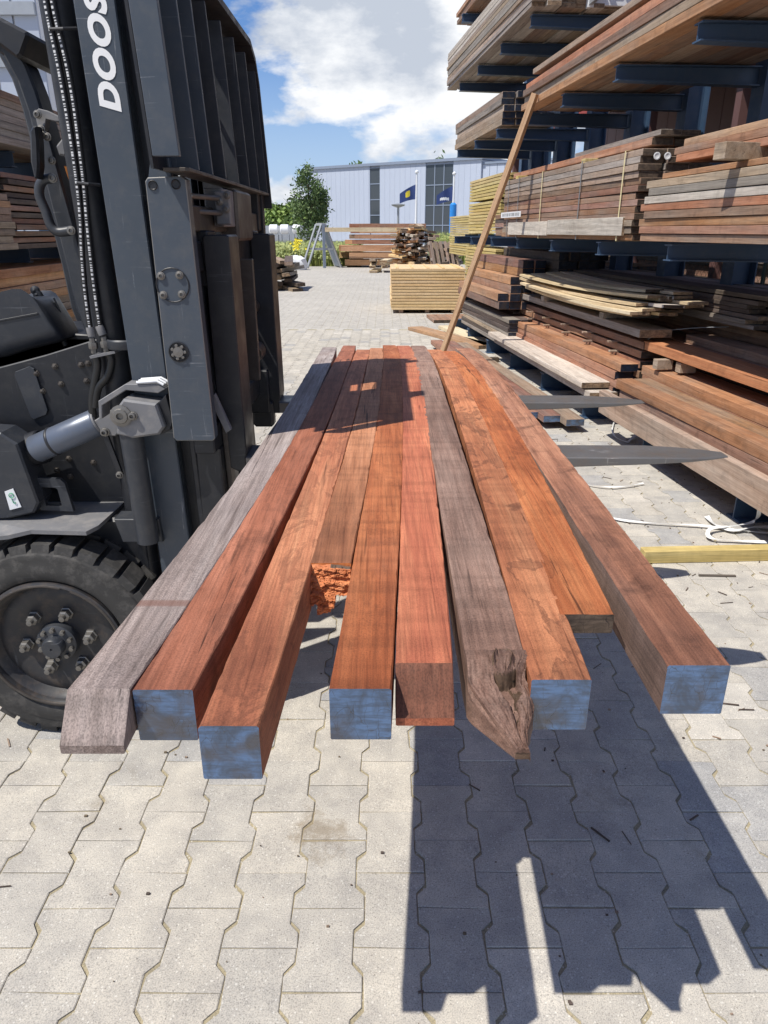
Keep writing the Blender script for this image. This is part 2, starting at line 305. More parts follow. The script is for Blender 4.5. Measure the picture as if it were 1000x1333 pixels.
M['bark'] = plain('tree_bark', (.12, .09, .065), .9, var=.4, sc=20)
def leafmat(name, a, b):
    m, nt, p = nodes(name); g = nt.nodes.new('ShaderNodeNewGeometry')
    nt.links.new(mix(nt, a, b, g.outputs['Random Per Island']), p.inputs['Base Color']); p.inputs['Roughness'].default_value = .6
    p.inputs['Subsurface Weight'].default_value = 0
    return m
M['leaf'] = leafmat('tree_leaves', (.05, .10, .028), (.13, .19, .06))
M['leaf2'] = leafmat('bright_leaves', (.09, .16, .03), (.20, .28, .06))
M['grass'] = leafmat('weeds_and_grass', (.16, .22, .05), (.34, .36, .10))
M['flower'] = plain('yellow_flowers', (.8, .68, .02), .6)
def hose_mat():
    m, nt, p = nodes('hose_with_white_print'); v, _ = coords(nt, False)
    n1 = noise(nt, mapping(nt, v, (20, 20, 75)), 1, 1)
    s = nt.nodes.new('ShaderNodeSeparateXYZ'); nt.links.new(nt.nodes['Texture Coordinate'].outputs['UV'], s.inputs[0])
    word = nt.nodes.new('ShaderNodeTexNoise'); word.noise_dimensions = '1D'; word.inputs['Scale'].default_value = 1; word.inputs['Detail'].default_value = 0; nt.links.new(math_(nt, 'MULTIPLY', s.outputs[1], 1.9), word.inputs['W'])
    band = math_(nt, 'GREATER_THAN', word.outputs[0], .50)
    side = math_(nt, 'LESS_THAN', math_(nt, 'ABSOLUTE', math_(nt, 'SUBTRACT', math_(nt, 'FRACT', math_(nt, 'ADD', s.outputs[0], math_(nt, 'MULTIPLY', s.outputs[1], .0011))), .55)), .06)
    nt.links.new(mix(nt, (.014, .014, .015), (.6, .6, .6), math_(nt, 'MULTIPLY', band, side)), p.inputs['Base Color'])
    p.inputs['Roughness'].default_value = .4; return m
M['hose_print'] = hose_mat()
def wire_mat():
    m, nt, p = nodes('chain_link_wire'); p.inputs['Base Color'].default_value = (.05, .07, .055, 1); p.inputs['Roughness'].default_value = .5; return m
M['wire'] = wire_mat()

# ------------------------------------------------------------------ object helpers
def tag(o, label=None, cat=None, group=None, kind=None):
    for k, v in (('label', label), ('category', cat), ('group', group), ('kind', kind)):
        if v: o[k] = v
    return o
def empty(name, loc=(0,0,0), rz=0, parent=None, **k):
    o = bpy.data.objects.new(name, None); COL.objects.link(o); o.location = loc; o.rotation_euler = (0, 0, rz); o.empty_display_size = .1
    if parent: o.parent = parent
    return tag(o, **k)
class MB:
    def __init__(s): s.v = []; s.f = []; s.m = []; s.uv = {}
    def add(s, vs, fs, mi=0):
        b = len(s.v); s.v += [tuple(v) for v in vs]
        for f in fs: s.f.append(tuple(b+i for i in f)); s.m.append(mi)
        return s
    def box(s, x0, x1, y0, y1, z0, z1, c=0, mi=0, T=None):
        if c <= 0:
            vs = [(x, y, z) for z in (z0, z1) for y in (y0, y1) for x in (x0, x1)]
            fs = [(0,2,3,1),(4,5,7,6),(0,1,5,4),(2,6,7,3),(0,4,6,2),(1,3,7,5)]
        else:
            vs = []
            for sx in (0, 1):
                for sy in (0, 1):
                    for sz in (0, 1):
                        X = (x0, x1)[sx]; Y = (y0, y1)[sy]; Z = (z0, z1)[sz]; dx, dy, dz = (c, -c)[sx], (c, -c)[sy], (c, -c)[sz]
                        vs += [(X, Y+dy, Z+dz), (X+dx, Y, Z+dz), (X+dx, Y+dy, Z)]
            i = lambda a, b, d, k: (a*4+b*2+d)*3+k
            fs = []
            for a in (0, 1):
                fs.append((i(a,0,0,0), i(a,0,1,0), i(a,1,1,0), i(a,1,0,0)))
                fs.append((i(0,a,0,1), i(1,a,0,1), i(1,a,1,1), i(0,a,1,1)))
                fs.append((i(0,0,a,2), i(0,1,a,2), i(1,1,a,2), i(1,0,a,2)))
                for b in (0, 1):
                    fs.append((i(a,b,0,0), i(a,b,0,1), i(a,b,1,1), i(a,b,1,0)))
                    fs.append((i(a,0,b,0), i(a,0,b,2), i(a,1,b,2), i(a,1,b,0)))
                    fs.append((i(0,a,b,1), i(0,a,b,2), i(1,a,b,2), i(1,a,b,1)))
                    for d in (0, 1): fs.append((i(a,b,d,0), i(a,b,d,1), i(a,b,d,2)))
        if T: vs = [T(Vector(v)) for v in vs]
        return s.add(vs, fs, mi)
    def prism(s, poly, y0, y1, ax=1, c=0, mi=0, wmi=None):
        """poly in the plane normal to axis ax, extruded from y0 to y1"""
        def P(a, b, d): return (d, a, b) if ax == 0 else ((a, d, b) if ax == 1 else (a, b, d))
        n = len(poly)
        if c:
            cx = sum(p[0] for p in poly)/n; cy = sum(p[1] for p in poly)/n
            ins = []
            for k in range(n):
                p0, p1, p2 = Vector(poly[k-1]), Vector(poly[k]), Vector(poly[(k+1) % n])
                d = ((p0-p1).normalized()+(p2-p1).normalized())
                area = (p1-p0).x*(p2-p1).y-(p1-p0).y*(p2-p1).x
                w = sum(poly[i][0]*poly[(i+1) % n][1]-poly[(i+1) % n][0]*poly[i][1] for i in range(n))
                if d.length < 1e-4: e = Vector((-(p2-p1).y, (p2-p1).x)).normalized()*(1 if w > 0 else -1)
                else: e = d.normalized()*(1 if area*w > 0 else -1)
                ins.append(p1+e*c)
            lo, hi = min(y0, y1), max(y0, y1)
            vs = [P(q[0], q[1], lo) for q in ins]+[P(*q, lo+c) for q in poly]+[P(*q, hi-c) for q in poly]+[P(q[0], q[1], hi) for q in ins]
            fs = [tuple(range(n)), tuple(range(4*n-1, 3*n-1, -1))]
            for r in range(3):
                for k in range(n): fs.append((r*n+k, r*n+(k+1) % n, (r+1)*n+(k+1) % n, (r+1)*n+k))
            s.add(vs, fs, mi)
            if wmi is not None:
                for q_ in range(len(fs)): 
                    if 2 <= q_ < 2+n or q_ >= 2+2*n: s.m[len(s.m)-len(fs)+q_] = wmi
            return s
        vs = [P(*q, y0) for q in poly]+[P(*q, y1) for q in poly]
        fs = [tuple(range(n)), tuple(range(2*n-1, n-1, -1))]+[(k, (k+1) % n, n+(k+1) % n, n+k) for k in range(n)]
        return s.add(vs, fs, mi)
    def tube(s, pts, r, n=12, closed=False, mi=0, uvk=None, cap=True):
        pts = [Vector(p) for p in pts]; m = len(pts); rr = r if isinstance(r, (list, tuple)) else [r]*m
        rings = []; up = None; L = 0; b0 = len(s.v)
        for i, p in enumerate(pts):
            t = (pts[min(i+1, m-1)]-pts[max(i-1, 0)]).normalized()
            if up is None:
                up = Vector((0, -1, 0)) if abs(t.y) < .9 else Vector((1, 0, 0))
            up = (up-t*up.dot(t)).normalized(); sd = t.cross(up)
            rings.append([p+(up*math.cos(a)+sd*math.sin(a))*rr[i] for a in [2*math.pi*(k/n) for k in range(n)]])
        vs = [v for R_ in rings for v in R_]
        fs = []
        for i in range(m-1):
            for k in range(n): fs.append((i*n+k, i*n+(k+1) % n, (i+1)*n+(k+1) % n, (i+1)*n+k))
        nf = len(s.f)
        s.add(vs, fs, mi)
        if uvk:
            acc = [0]
            for i in range(1, m): acc.append(acc[-1]+(pts[i]-pts[i-1]).length)
            for i in range(m-1):
                for k in range(n):
                    u0, u1 = ((k/n)+.5) % 1, ((k/n)+.5) % 1+1/n
                    s.uv[nf+i*n+k] = [(u0, acc[i]*uvk), (u1, acc[i]*uvk), (u1, acc[i+1]*uvk), (u0, acc[i+1]*uvk)]
        if cap: s.add([], [tuple(b0+k for k in range(n))[::-1], tuple(b0+(m-1)*n+k for k in range(n))], mi) if False else s._cap(b0, n, m, mi)
        return s
    def _cap(s, b0, n, m, mi):
        s.f.append(tuple(b0+k for k in range(n))[::-1]); s.m.append(mi)
        s.f.append(tuple(b0+(m-1)*n+k for k in range(n))); s.m.append(mi)
    def cyl(s, p0, p1, r, n=16, r1=None, mi=0): return s.tube([p0, p1], [r, r if r1 is None else r1], n, mi=mi)
    def lathe(s, c, prof, n=48, ax=1, mi=0):
        """prof = [(radius, along)], revolved about axis ax through c"""
        vs = []
        for (r, a) in prof:
            for k in range(n):
                t = 2*math.pi*k/n
                q = (r*math.cos(t), a, r*math.sin(t)) if ax == 1 else ((a, r*math.cos(t), r*math.sin(t)) if ax == 0 else (r*math.cos(t), r*math.sin(t), a))
                vs.append((c[0]+q[0], c[1]+q[1], c[2]+q[2]))
        m = len(prof); fs = []
        for i in range(m-1):
            for k in range(n): fs.append((i*n+k, i*n+(k+1) % n, (i+1)*n+(k+1) % n, (i+1)*n+k))
        return s.add(vs, fs, mi)
    def xf(s, fn): s.v = [tuple(fn(Vector(v))) for v in s.v]; return s
    def mesh(s, name, mats, smooth=False, fix=True):
        me = bpy.data.meshes.new(name); me.from_pydata(s.v, [], s.f)
        for m in (mats if isinstance(mats, (list, tuple)) else [mats]): me.materials.append(m)
        me.polygons.foreach_set('material_index', s.m)
        if s.uv:
            ul = me.uv_layers.new(name='UVMap')
            for fi, uvs in s.uv.items():
                for li, uv in zip(me.polygons[fi].loop_indices, uvs): ul.data[li].uv = uv
        if fix:
            bm = bmesh.new(); bm.from_mesh(me); bmesh.ops.recalc_face_normals(bm, faces=bm.faces); bm.to_mesh(me); bm.free()
        if smooth:
            me.shade_smooth()
            try: me.set_sharp_from_angle(angle=R(38))
            except Exception: pass
        me.update(); return me
    def build(s, name, mats, parent=None, smooth=False, loc=None, **k):
        me = s.mesh(name, mats, smooth); o = bpy.data.objects.new(name, me); COL.objects.link(o)
        if parent: o.parent = parent
        if loc is not None: o.location = loc
        return tag(o, **k)
def inst(name, me, parent=None, loc=(0,0,0), rot=(0,0,0), **k):
    o = bpy.data.objects.new(name, me); COL.objects.link(o); o.location = loc; o.rotation_euler = rot
    if parent: o.parent = parent
    return tag(o, **k)
def smoothpath(pts, n=6):
    P = [Vector(p) for p in pts]; out = []
    for i in range(len(P)-1):
        a, b, c, d = P[max(i-1, 0)], P[i], P[i+1], P[min(i+2, len(P)-1)]
        for k in range(n):
            t = k/n; out.append(.5*((2*b)+(c-a)*t+(2*a-5*b+4*c-d)*t*t+(3*b-a-3*c+d)*t**3))
    out.append(P[-1]); return out

# ------------------------------------------------------------------ ground and paving
def ground():
    g = MB()                                                  # one sheet: joint sand under the laid stones, patterned paving beyond them
    X0, X1, Y0, Y1, E = -6.0, 8.0, -.6, 12.0, 700
    def q(a, b, c, d, z, mi): g.add([(a, c, z), (b, c, z), (b, d, z), (a, d, z)], [(0, 1, 2, 3)], mi)
    q(X0, X1, Y0, Y1, -.0042, 1)
    q(-E, X0, -E, E, -.001, 0); q(X1, E, -E, E, -.001, 0); q(X0, X1, -E, Y0, -.001, 0); q(X0, X1, Y1, E, -.001, 0)
    return g.build('ground', [M['paver_far'], M['sand']], kind='structure')
ground()
PW, PL = .149, .2023
def paver_poly(c=0.0):
    a, b = PW*.5+.0115-.0013-c, PW*.5-.0115-.0013-c; h = PL*.5-.0012-c
    return [(-a, -h), (a, -h), (a, -h+.032), (b, -h+.056), (b, h-.056), (a, h-.032), (a, h), (-a, h), (-a, h-.032), (-b, h-.056), (-b, -h+.056), (-a, -h+.032)]
def paver_geo(rnd):
    j = [(rnd.uniform(-.0012, .0012)*(3 if rnd.random() < .12 else 1), rnd.uniform(-.0012, .0012)*(3 if rnd.random() < .12 else 1)) for _ in range(12)]
    o = [(x+d[0], y+d[1]) for (x, y), d in zip(paver_poly(), j)]
    i = [(x+d[0]*1.3, y+d[1]*1.3) for (x, y), d in zip(paver_poly(.0022), j)]
    vs = [(x, y, -.03) for x, y in o]+[(x, y, -.0018) for x, y in o]+[(x, y, 0) for x, y in i]
    fs = [tuple(range(24, 36))]
    for r in (0, 1):
        for k in range(12): fs.append((r*12+k, r*12+(k+1) % 12, (r+1)*12+(k+1) % 12, (r+1)*12+k))
    return vs, fs
def paving():
    rnd = random.Random(3)
    root = empty('paving', kind='structure')
    meshes = []
    for k in range(14):
        vs, fs = paver_geo(rnd); m = MB().add(vs, fs); meshes.append(m.mesh('paving_stone', M['paver']))
    cells = []
    for i in range(-40, 60):
        x = -.7277+PW*i
        if not -5.95 < x < 7.95: continue
        for k in range(-12, 60):
            y = 1.642+PL*.5+PL*k-(.5*PL if i % 2 else 0)
            if -.5 < y < 11.9: cells.append((x, y))
    def score(c):
        x, y = c; z = y*cp+CAMH*sp
        if z <= 0: return 99
        px = CX+F*x/z; py = CY+F*(CAMH*cp-y*sp)/z
        if not (-40 < px < 1040 and py < 1375): return 99
        return y + .2*abs(x)
    cells.sort(key=score)
    big = MB(); tints = []
    for n, (x, y) in enumerate(cells):
        tz = rnd.uniform(-.0012, .0008); rx, ry = rnd.gauss(0, .004), rnd.gauss(0, .004)
        if n < 300:
            inst('paving_stone', rnd.choice(meshes), root, (x, y, tz), (rx, ry, math.pi*rnd.choice((0, 1))+rnd.gauss(0, .003)))
        else:
            if y < 8: vs, fs = paver_geo(rnd)
            else:
                vs = [(a, b, -.005) for a, b in paver_poly(-.0006)]+[(a, b, 0) for a, b in paver_poly(-.0004)]
                fs = [tuple(range(12, 24))]+[(k, (k+1) % 12, 12+(k+1) % 12, 12+k) for k in range(12)]
            big.add([(x+a, y+b, c+tz+rx*b-ry*a) for a, b, c in vs], fs); tints += [rnd.random() if y < 8 else .5+.42*(rnd.random()-.5)]*len(vs)
    me = big.mesh('paving_stones', M['paver'], fix=False)
    at = me.attributes.new('tint', 'FLOAT', 'POINT'); at.data.foreach_set('value', tints)
    inst('paving_stones', me, root, kind='stuff')
paving()
def litter():
    rnd = random.Random(11); m = MB(); d = MB()
    for _ in range(420):
        x, y = rnd.uniform(-2.5, 3.4), rnd.uniform(.4, 9)
        if _ % 2: x, y = rnd.uniform(.3, 3.2), rnd.uniform(1.2, 7)
        a = rnd.uniform(0, 6.28); L = rnd.uniform(.004, .03)*(1.6 if rnd.random() < .12 else 1); w = rnd.uniform(.0008, .0025); z = .0015
        ca, sa = math.cos(a), math.sin(a)
        m.box(-L, L, -w, w, 0, w*1.3, T=lambda v: Vector((x+v.x*ca-v.y*sa, y+v.x*sa+v.y*ca, z+v.z)), mi=rnd.choice((0, 0, 1)))
    for _ in range(500):
        x, y = rnd.uniform(-1.6, 2.6), rnd.uniform(.4, 6); r = rnd.uniform(.001, .0042)
        m.box(-r, r, -r*.7, r*.7, 0, r, T=lambda v: Vector((x+v.x, y+v.y, .001+v.z)), mi=rnd.choice((0, 1, 2)))
    m.build('wood_chips', [M['r_dark'], M['r_tan'], M['silt']], label='small splinters, twigs and grit scattered over the pale paving', kind='stuff')
litter()

# ------------------------------------------------------------------ the load of ten beams
FORKZ = .890; BT = .078
def ztop(Y):
    if Y < 2.0: return FORKZ+BT-.006*((2.0-Y)/1.3)**2
    if Y < 2.75: return FORKZ+BT
    t = (Y-2.75)/1.45; return FORKZ+BT-.03*t-.065*t*t
def on_top(x, y, dz=0):
    z = FORKZ+BT
    for _ in range(25): p = at_z(x, y, z+dz); z = .5*z+.5*ztop(min(p.y, 4.4))
    return at_z(x, y, z+dz)
def edge_fn(near, mid, far):
    P = [on_top(*near), on_top(*mid), on_top(*far)]
    (y0, x0), (y1, x1), (y2, x2) = [(p.y, p.x) for p in P]
    def f(y):
        return x0*(y-y1)*(y-y2)/((y0-y1)*(y0-y2))+x1*(y-y0)*(y-y2)/((y1-y0)*(y1-y2))+x2*(y-y0)*(y-y1)/((y2-y0)*(y2-y1))
    return f, y0, y2
def beam(n, near, mid, far, mats, label, bevel=0, rough=.0006, special=None, lift=0, thick=BT, rotc=0, bevmat=None, leftmat=None):
    rnd = random.Random(n*13)
    cl, y0, y2 = edge_fn(((near[0]+near[1])/2, near[2]), ((mid[0]+mid[1])/2, 600), ((far[0]+far[1])/2, far[2]))
    pa, pb = on_top(near[0], near[2]), on_top(near[1], near[2]); w = (pb-pa).length
    W = min(max(w, BT*.9), BT*1.12); NS = 170; c = .0015
    root = Vector((cl(y0), y0, 0)); m = MB(); rings = []
    ph = [rnd.uniform(0, 6) for _ in range(6)]
    for i in range(NS+1):
        y = y0+(y2-y0)*i/NS; x = cl(y); zt = ztop(y)+lift; zb = zt-thick
        nz_ = lambda k, f: mn.noise(Vector((y*f, ph[k]*9, k*3.1)))
        wob = lambda k: rough*(1.6*nz_(k, 5)+1.2*nz_(k, 23)+.35*rnd.uniform(-1, 1))
        chip = lambda k: .0075*max(0, nz_(k, 9)-.28)+.006*max(0, nz_(k, 37)-.30)
        l, r = x-W/2+wob(0), x+W/2+wob(1); zt += wob(2)*.6
        tw = rotc*(1-i/NS)
        rings.append([(l, y, zb+c), (l, y, zt-c-chip(4)), (l+c+chip(4), y, zt), (l+W*.35, y, zt+wob(3)*.5), (l+W*.7, y, zt+wob(4)*.5), (r-c-chip(5), y, zt), (r, y, zt-c-chip(5)), (r, y, zb+c), (r-c, y, zb), (l+c, y, zb)])
    nr = 10
    if bevel:       # end sawn on a slant: the top face runs down to the bottom edge
        h = bevel; y = y0; l, r = rings[0][0][0], rings[0][7][0]; zt, zb = rings[0][2][2], rings[0][9][2]
        extra = []
        for k in range(1, 7):
            t = k/6; yy = y0-h*t; z2 = zt-(thick-.012)*t
            extra.append([(l, yy, zb+c), (l, yy, z2-c*.5), (l+c, yy, z2), (l+W*.35, yy, z2+rnd.uniform(-1, 1)*.0008), (l+W*.7, yy, z2+rnd.uniform(-1, 1)*.0008), (r-c, yy, z2), (r, yy, z2-c*.5), (r, yy, zb+c), (r-c, yy, zb), (l+c, yy, zb)])
        rings = extra[::-1]+rings
    if special: rings = special(rings, W, rnd)
    vs = [v for g in rings for v in g]; fs = []; K = len(rings)
    for i in range(K-1):
        for k in range(nr): fs.append((i*nr+k, i*nr+(k+1) % nr, (i+1)*nr+(k+1) % nr, (i+1)*nr+k))
    m.add(vs, fs, 0); m.f += [tuple(range(nr)), tuple(range((K-1)*nr, K*nr))]; m.m += [1, 1]
    mats = list(mats)
    if bevel and bevmat:
        mats.append(M[bevmat])
        for q in range(6*nr): m.m[q] = len(mats)-1
    if leftmat:
        mats.append(M[leftmat])
        for q in range((K-1)*nr):
            if q % nr == 0: m.m[q] = len(mats)-1
    m.xf(lambda v: v-root)
    o = m.build('hardwood_beam', mats, loc=root, label=label, cat='beam', group='hardwood beams lying across the forks')
    return o, cl, W, y0
G = M
B = {}
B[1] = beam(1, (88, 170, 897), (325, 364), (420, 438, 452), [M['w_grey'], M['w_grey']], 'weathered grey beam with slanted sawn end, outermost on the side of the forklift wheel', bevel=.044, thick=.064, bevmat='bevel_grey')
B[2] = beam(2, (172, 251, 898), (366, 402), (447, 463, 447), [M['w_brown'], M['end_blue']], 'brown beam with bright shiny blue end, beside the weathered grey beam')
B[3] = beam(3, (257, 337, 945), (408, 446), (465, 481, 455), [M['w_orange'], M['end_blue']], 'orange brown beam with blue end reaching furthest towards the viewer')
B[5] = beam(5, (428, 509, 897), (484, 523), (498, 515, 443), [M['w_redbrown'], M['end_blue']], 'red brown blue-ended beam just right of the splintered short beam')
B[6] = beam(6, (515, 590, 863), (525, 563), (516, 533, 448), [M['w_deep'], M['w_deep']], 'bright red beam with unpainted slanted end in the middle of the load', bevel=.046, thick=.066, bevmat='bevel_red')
def tip7(rings, W, rnd):
    # rotten pointed end: the last stretch run down to a point at the bottom right
    l, r = rings[0][0][0], rings[0][7][0]; y0 = rings[0][0][1]; zt, zb = rings[0][3][2], rings[0][9][2]; out = []
    for k in range(1, 9):
        t = k/8; yy = y0-.105*t
        top = zt-.020-(BT*.80-.020)*t**1.15*1.0
        ll = l+(W*.62)*max(0, (t-.3)/.7)**1.1; rr = r-W*.06*math.sin(t*9)-W*.12*t
        f = lambda s: ll+(rr-ll)*s
        j = lambda a: rnd.uniform(-a, a)
        out.append([(ll, yy, zb+.003), (ll, yy, top-.004), (f(.08), yy, top+j(.001)), (f(.35), yy, top+j(.002)), (f(.7), yy, top+j(.003)), (f(.93), yy+j(.004), top-.004+j(.004)), (rr, yy, top-.012), (rr+j(.003), yy, zb+.003), (f(.95), yy, zb), (f(.05), yy, zb)])
    return out[::-1]+rings
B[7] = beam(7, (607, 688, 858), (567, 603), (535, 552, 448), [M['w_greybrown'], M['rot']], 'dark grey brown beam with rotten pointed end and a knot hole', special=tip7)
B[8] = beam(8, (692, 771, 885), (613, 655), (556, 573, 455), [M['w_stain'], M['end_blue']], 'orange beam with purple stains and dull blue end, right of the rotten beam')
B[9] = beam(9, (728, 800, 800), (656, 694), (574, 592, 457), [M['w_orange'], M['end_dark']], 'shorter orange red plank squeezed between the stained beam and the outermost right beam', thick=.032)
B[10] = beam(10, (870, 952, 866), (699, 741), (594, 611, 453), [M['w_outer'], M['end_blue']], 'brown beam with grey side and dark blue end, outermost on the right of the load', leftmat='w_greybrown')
def broken4(rings, W, rnd):
    for q, f in ((0, .55), (1, .45), (2, .3), (3, .15)):
        g = rings[q]; g[7] = (g[7][0], g[7][1], g[7][2]+BT*.38*f*1.6); g[8] = (g[8][0], g[8][1], g[8][2]+BT*.38*f*1.6)
    return rings
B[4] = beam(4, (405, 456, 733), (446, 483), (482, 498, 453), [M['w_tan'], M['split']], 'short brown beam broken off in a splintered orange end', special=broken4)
# broken end of beam 4
def voro(u, v, su, sv, seed):
    """distance to the nearest cell border and a random number per cell, cells stretched by su, sv"""
    a, b = u*su, v*sv; ia, ib = math.floor(a), math.floor(b); best = []
    for p in (-1, 0, 1):
        for q in (-1, 0, 1):
            r = random.Random((ia+p)*7919+(ib+q)*104729+seed); cx, cy = ia+p+r.random(), ib+q+r.random(); best.append((math.hypot(a-cx, b-cy), r.random()))
    best.sort(); return best[1][0]-best[0][0], best[0][1]
def grid_part(name, nu, nv, fn, keep, mats, parent, matf=None, thick=None):
    """a closed sheet of real thickness: fn(u, v) -> point"""
    m = MB(); P = [[fn(i/nu, k/nv) for k in range(nv+1)] for i in range(nu+1)]
    for i in range(nu+1):
        for k in range(nv+1): m.v.append(tuple(P[i][k]))
    if thick:
        for i in range(nu+1):
            for k in range(nv+1): q = P[i][k]+thick; m.v.append(tuple(q))
    N = (nu+1)*(nv+1); idx = lambda i, k: i*(nv+1)+k
    K = {(i, k) for i in range(nu) for k in range(nv) if keep((i+.5)/nu, (k+.5)/nv)}
    for (i, k) in K:
        f = (idx(i, k), idx(i+1, k), idx(i+1, k+1), idx(i, k+1)); m.f.append(f); m.m.append(matf((i+.5)/nu, (k+.5)/nv) if matf else 0)
        if thick:
            m.f.append(tuple(N+q for q in f[::-1])); m.m.append(0)
            for (di, dk, a, b) in ((-1, 0, 3, 0), (1, 0, 1, 2), (0, -1, 0, 1), (0, 1, 2, 3)):
                if (i+di, k+dk) not in K: m.f.append((f[b], f[a], N+f[a], N+f[b])); m.m.append(0)
    loc = Vector(parent.location); m.xf(lambda v: v-loc)
    return m.build(name, mats, parent, smooth=True)
def splinter():
    o, cl, W, y0 = B[4]; zt = ztop(y0)-.001; x0 = cl(y0)-W/2+.0008; w = W-.0016
    def fn(u, t):
        uu = u+.05*mn.noise(Vector((u*3, t*11, 6))); tt_ = t+.03*mn.noise(Vector((u*7, t*4, 3))); c1, r1 = voro(uu, tt_, 3.2, 12, 3); c2, r2 = voro(uu, tt_, 8, 26, 9)
        n = mn.noise(Vector((u*6, t*9, 1)))
        d = .006+.030*t**1.25*(1.15-.5*u)+.003*n+(r1-.5)*.0075+(r2-.5)*.0018
        d -= .0045*max(0, 1-c1/.06)+.0016*max(0, 1-c2/.12)
        if t < .06: d = d*t/.06
        top = .0015+.002*mn.noise(Vector((u*5, 0, 4)))+(.008*max(0, u-.55))
        return Vector((x0+w*u+.0012*n, y0-d, zt-top*(1-t)-BT*1.02*t))
    def keep(u, t):
        j = .04*mn.noise(Vector((u*14, t*14, 7)))
        if t+j > .64 and u > .62: return False
        if t+j > .80 and (u < .16 or u > .58): return False
        if t+j > .93 and u > .5: return False
        return True
    grid_part('splintered_end', 60, 84, fn, keep, [M['split'], M['rot']], o, matf=lambda u, t: 1 if (t < .05 and u > .5) else 0, thick=Vector((0, .03, 0)))
splinter()
def knot():
    o, cl, W, y0 = B[7]; zt0 = ztop(y0); 
    l, r = cl(y0)-W/2, cl(y0)+W/2
    HX, HT, HR = .58, .22, .15                       # crater centre and radius in (s, t)
    def fn(s, t):
        yy = y0+.022-.128*t; tt = max(0, (y0-yy)/.105)
        top = zt0+.0022-(BT*.80)*tt**1.15
        ll = l+(W*.62)*max(0, (tt-.3)/.7)**1.1+.0004; rr = r-W*.06*math.sin(tt*9)-W*.12*tt
        x = ll+(rr-ll)*s
        n = mn.noise(Vector((s*5, t*7, 2))); n2 = mn.noise(Vector((s*22, t*9, 5)))
        h = .0022*n*min(1, t*4)+.0012*n2*min(1, t*4)
        dd = math.hypot((s-HX)*1.0, (t-HT)*.95)+.022*n
        rim = math.exp(-((dd-HR)/.035)**2); h += .0075*rim*(1 if t < HT+.03 else .35)
        if dd < HR: h += .003
        lip = (t-(HT+.10+.05*math.cos((s-HX)*9)))       # broken flap under the knot, then the cavity
        if 0 < lip < .24 and HX-.13 < s < HX+.26+.05*n: h -= .024*min(1, lip*16)*min(1, (.24-lip)*9)*(.75+.5*n2)
        cav2 = math.exp(-(((s-.60-.12*(t-.5))/.06)**2+((t-.62)/.16)**2)); h -= .016*cav2*(1+n2)
        edge = max(0, s-.86)/.14; c, q = voro(s, t, 7, 5, 4); h -= edge*.012*(q+.3)*min(1, t*3)
        c, q = voro(s, t, 8, 2.6, 8); h -= .0025*max(0, 1-c/.07)*max(0, min(1, (s-.25)*4))
        if t < .12: h = h*(t/.12)-.0016*(1-t/.12)
        return Vector((x, yy, top+h))
    def matf(s, t):
        n = mn.noise(Vector((s*5, t*7, 2))); dd = math.hypot(s-HX, (t-HT)*.95)+.022*n
        lip = t-(HT+.10+.05*math.cos((s-HX)*9))
        if .0 < lip < .23 and HX-.12 < s < HX+.25+.05*n: return 1
        if abs(dd-HR) < .016 and t < HT+.06: return 1
        if abs(s-.60-.12*(t-.5)) < .05 and .5 < t < .76: return 1
        return 0
    grid_part('rotten_knot', 64, 96, fn, lambda s, t: True, [M['w_greybrown'], M['rot']], o, matf=matf, thick=Vector((0, 0, -.006)))
knot()

# ------------------------------------------------------------------ forklift
FL = empty('forklift', (-1.2, 2.42, 0), label='dark grey forklift with raised load of hardwood beams on its long forks', cat='forklift')
FLo = Vector((-1.2, 2.42, 0))
def fb(m, name, mats, parent=FL, smooth=False, tilt=False, **k):
    """build a forklift part given in world metres"""
    if tilt: m.xf(lambda v: Vector((v.x-.026*(v.z-.95), v.y, v.z)))
    base = FLo
    p = parent
    while p is not None and p is not FL: base = base+Vector(p.location); p = p.parent
    c = Vector((sum(v[0] for v in m.v)/len(m.v), sum(v[1] for v in m.v)/len(m.v), sum(v[2] for v in m.v)/len(m.v)))
    m.xf(lambda v: v-c)
    return m.build(name, mats, parent, smooth, loc=c-base, **k)
def pp(pts, Y, y1, c=.003, wmi=None):
    m = MB(); m.prism([(at_y(x, y, Y).x, at_y(x, y, Y).z) for x, y in pts], Y, y1, c=c, wmi=wmi); return m
def bolt(x, y, Y, r=.011, d=.012, parent=FL, mat='bolt', socket=True, depth=0):
    p = at_y(x, y, Y); m = MB()
    m.lathe((p.x, Y, p.z), [(r*1.35, .001), (r*1.35, -.003), (r*1.05, -.0035), (r, -.004), (r*.95, -d), (r*.55, -d-.001), (r*.5, -d*.5 if socket else -d-.002), (.0005, -d*.45 if socket else -d-.003)], 12 if socket else 6)
    return fb(m, 'bolt', M[mat], parent, smooth=False)

# mast: two outer channels, inner channels, cross pieces
YM = 1.95
chan = MB(); chan.box(-.685, -.588, YM, YM+.022, .12, 2.48, .003); chan.box(-.685, -.665, YM+.022, YM+.11, .12, 2.48, 0); chan.box(-.606, -.588, YM+.022, YM+.10, .12, 2.48, 0)
mast = fb(chan, 'mast_channel', M['slate'], smooth=False, tilt=True)
chan = MB(); chan.box(-.685, -.57, 2.87, 2.892, .12, 2.48, .003); chan.box(-.685, -.665, 2.78, 2.87, .12, 2.48); chan.box(-.606, -.588, 2.79, 2.87, .12, 2.48)
fb(chan, 'mast_channel', M['slate'], tilt=True)
for ya, yb in ((2.0, 2.07), (2.77, 2.84)):
    c = MB(); c.box(-.64, -.535, ya, ya+.018, .14, 2.45, .002); c.box(-.64, -.622, ya, yb, .14, 2.45); c.box(-.553, -.535, ya, yb, .14, 2.45)
    fb(c, 'inner_mast_channel', M['black'], tilt=True)
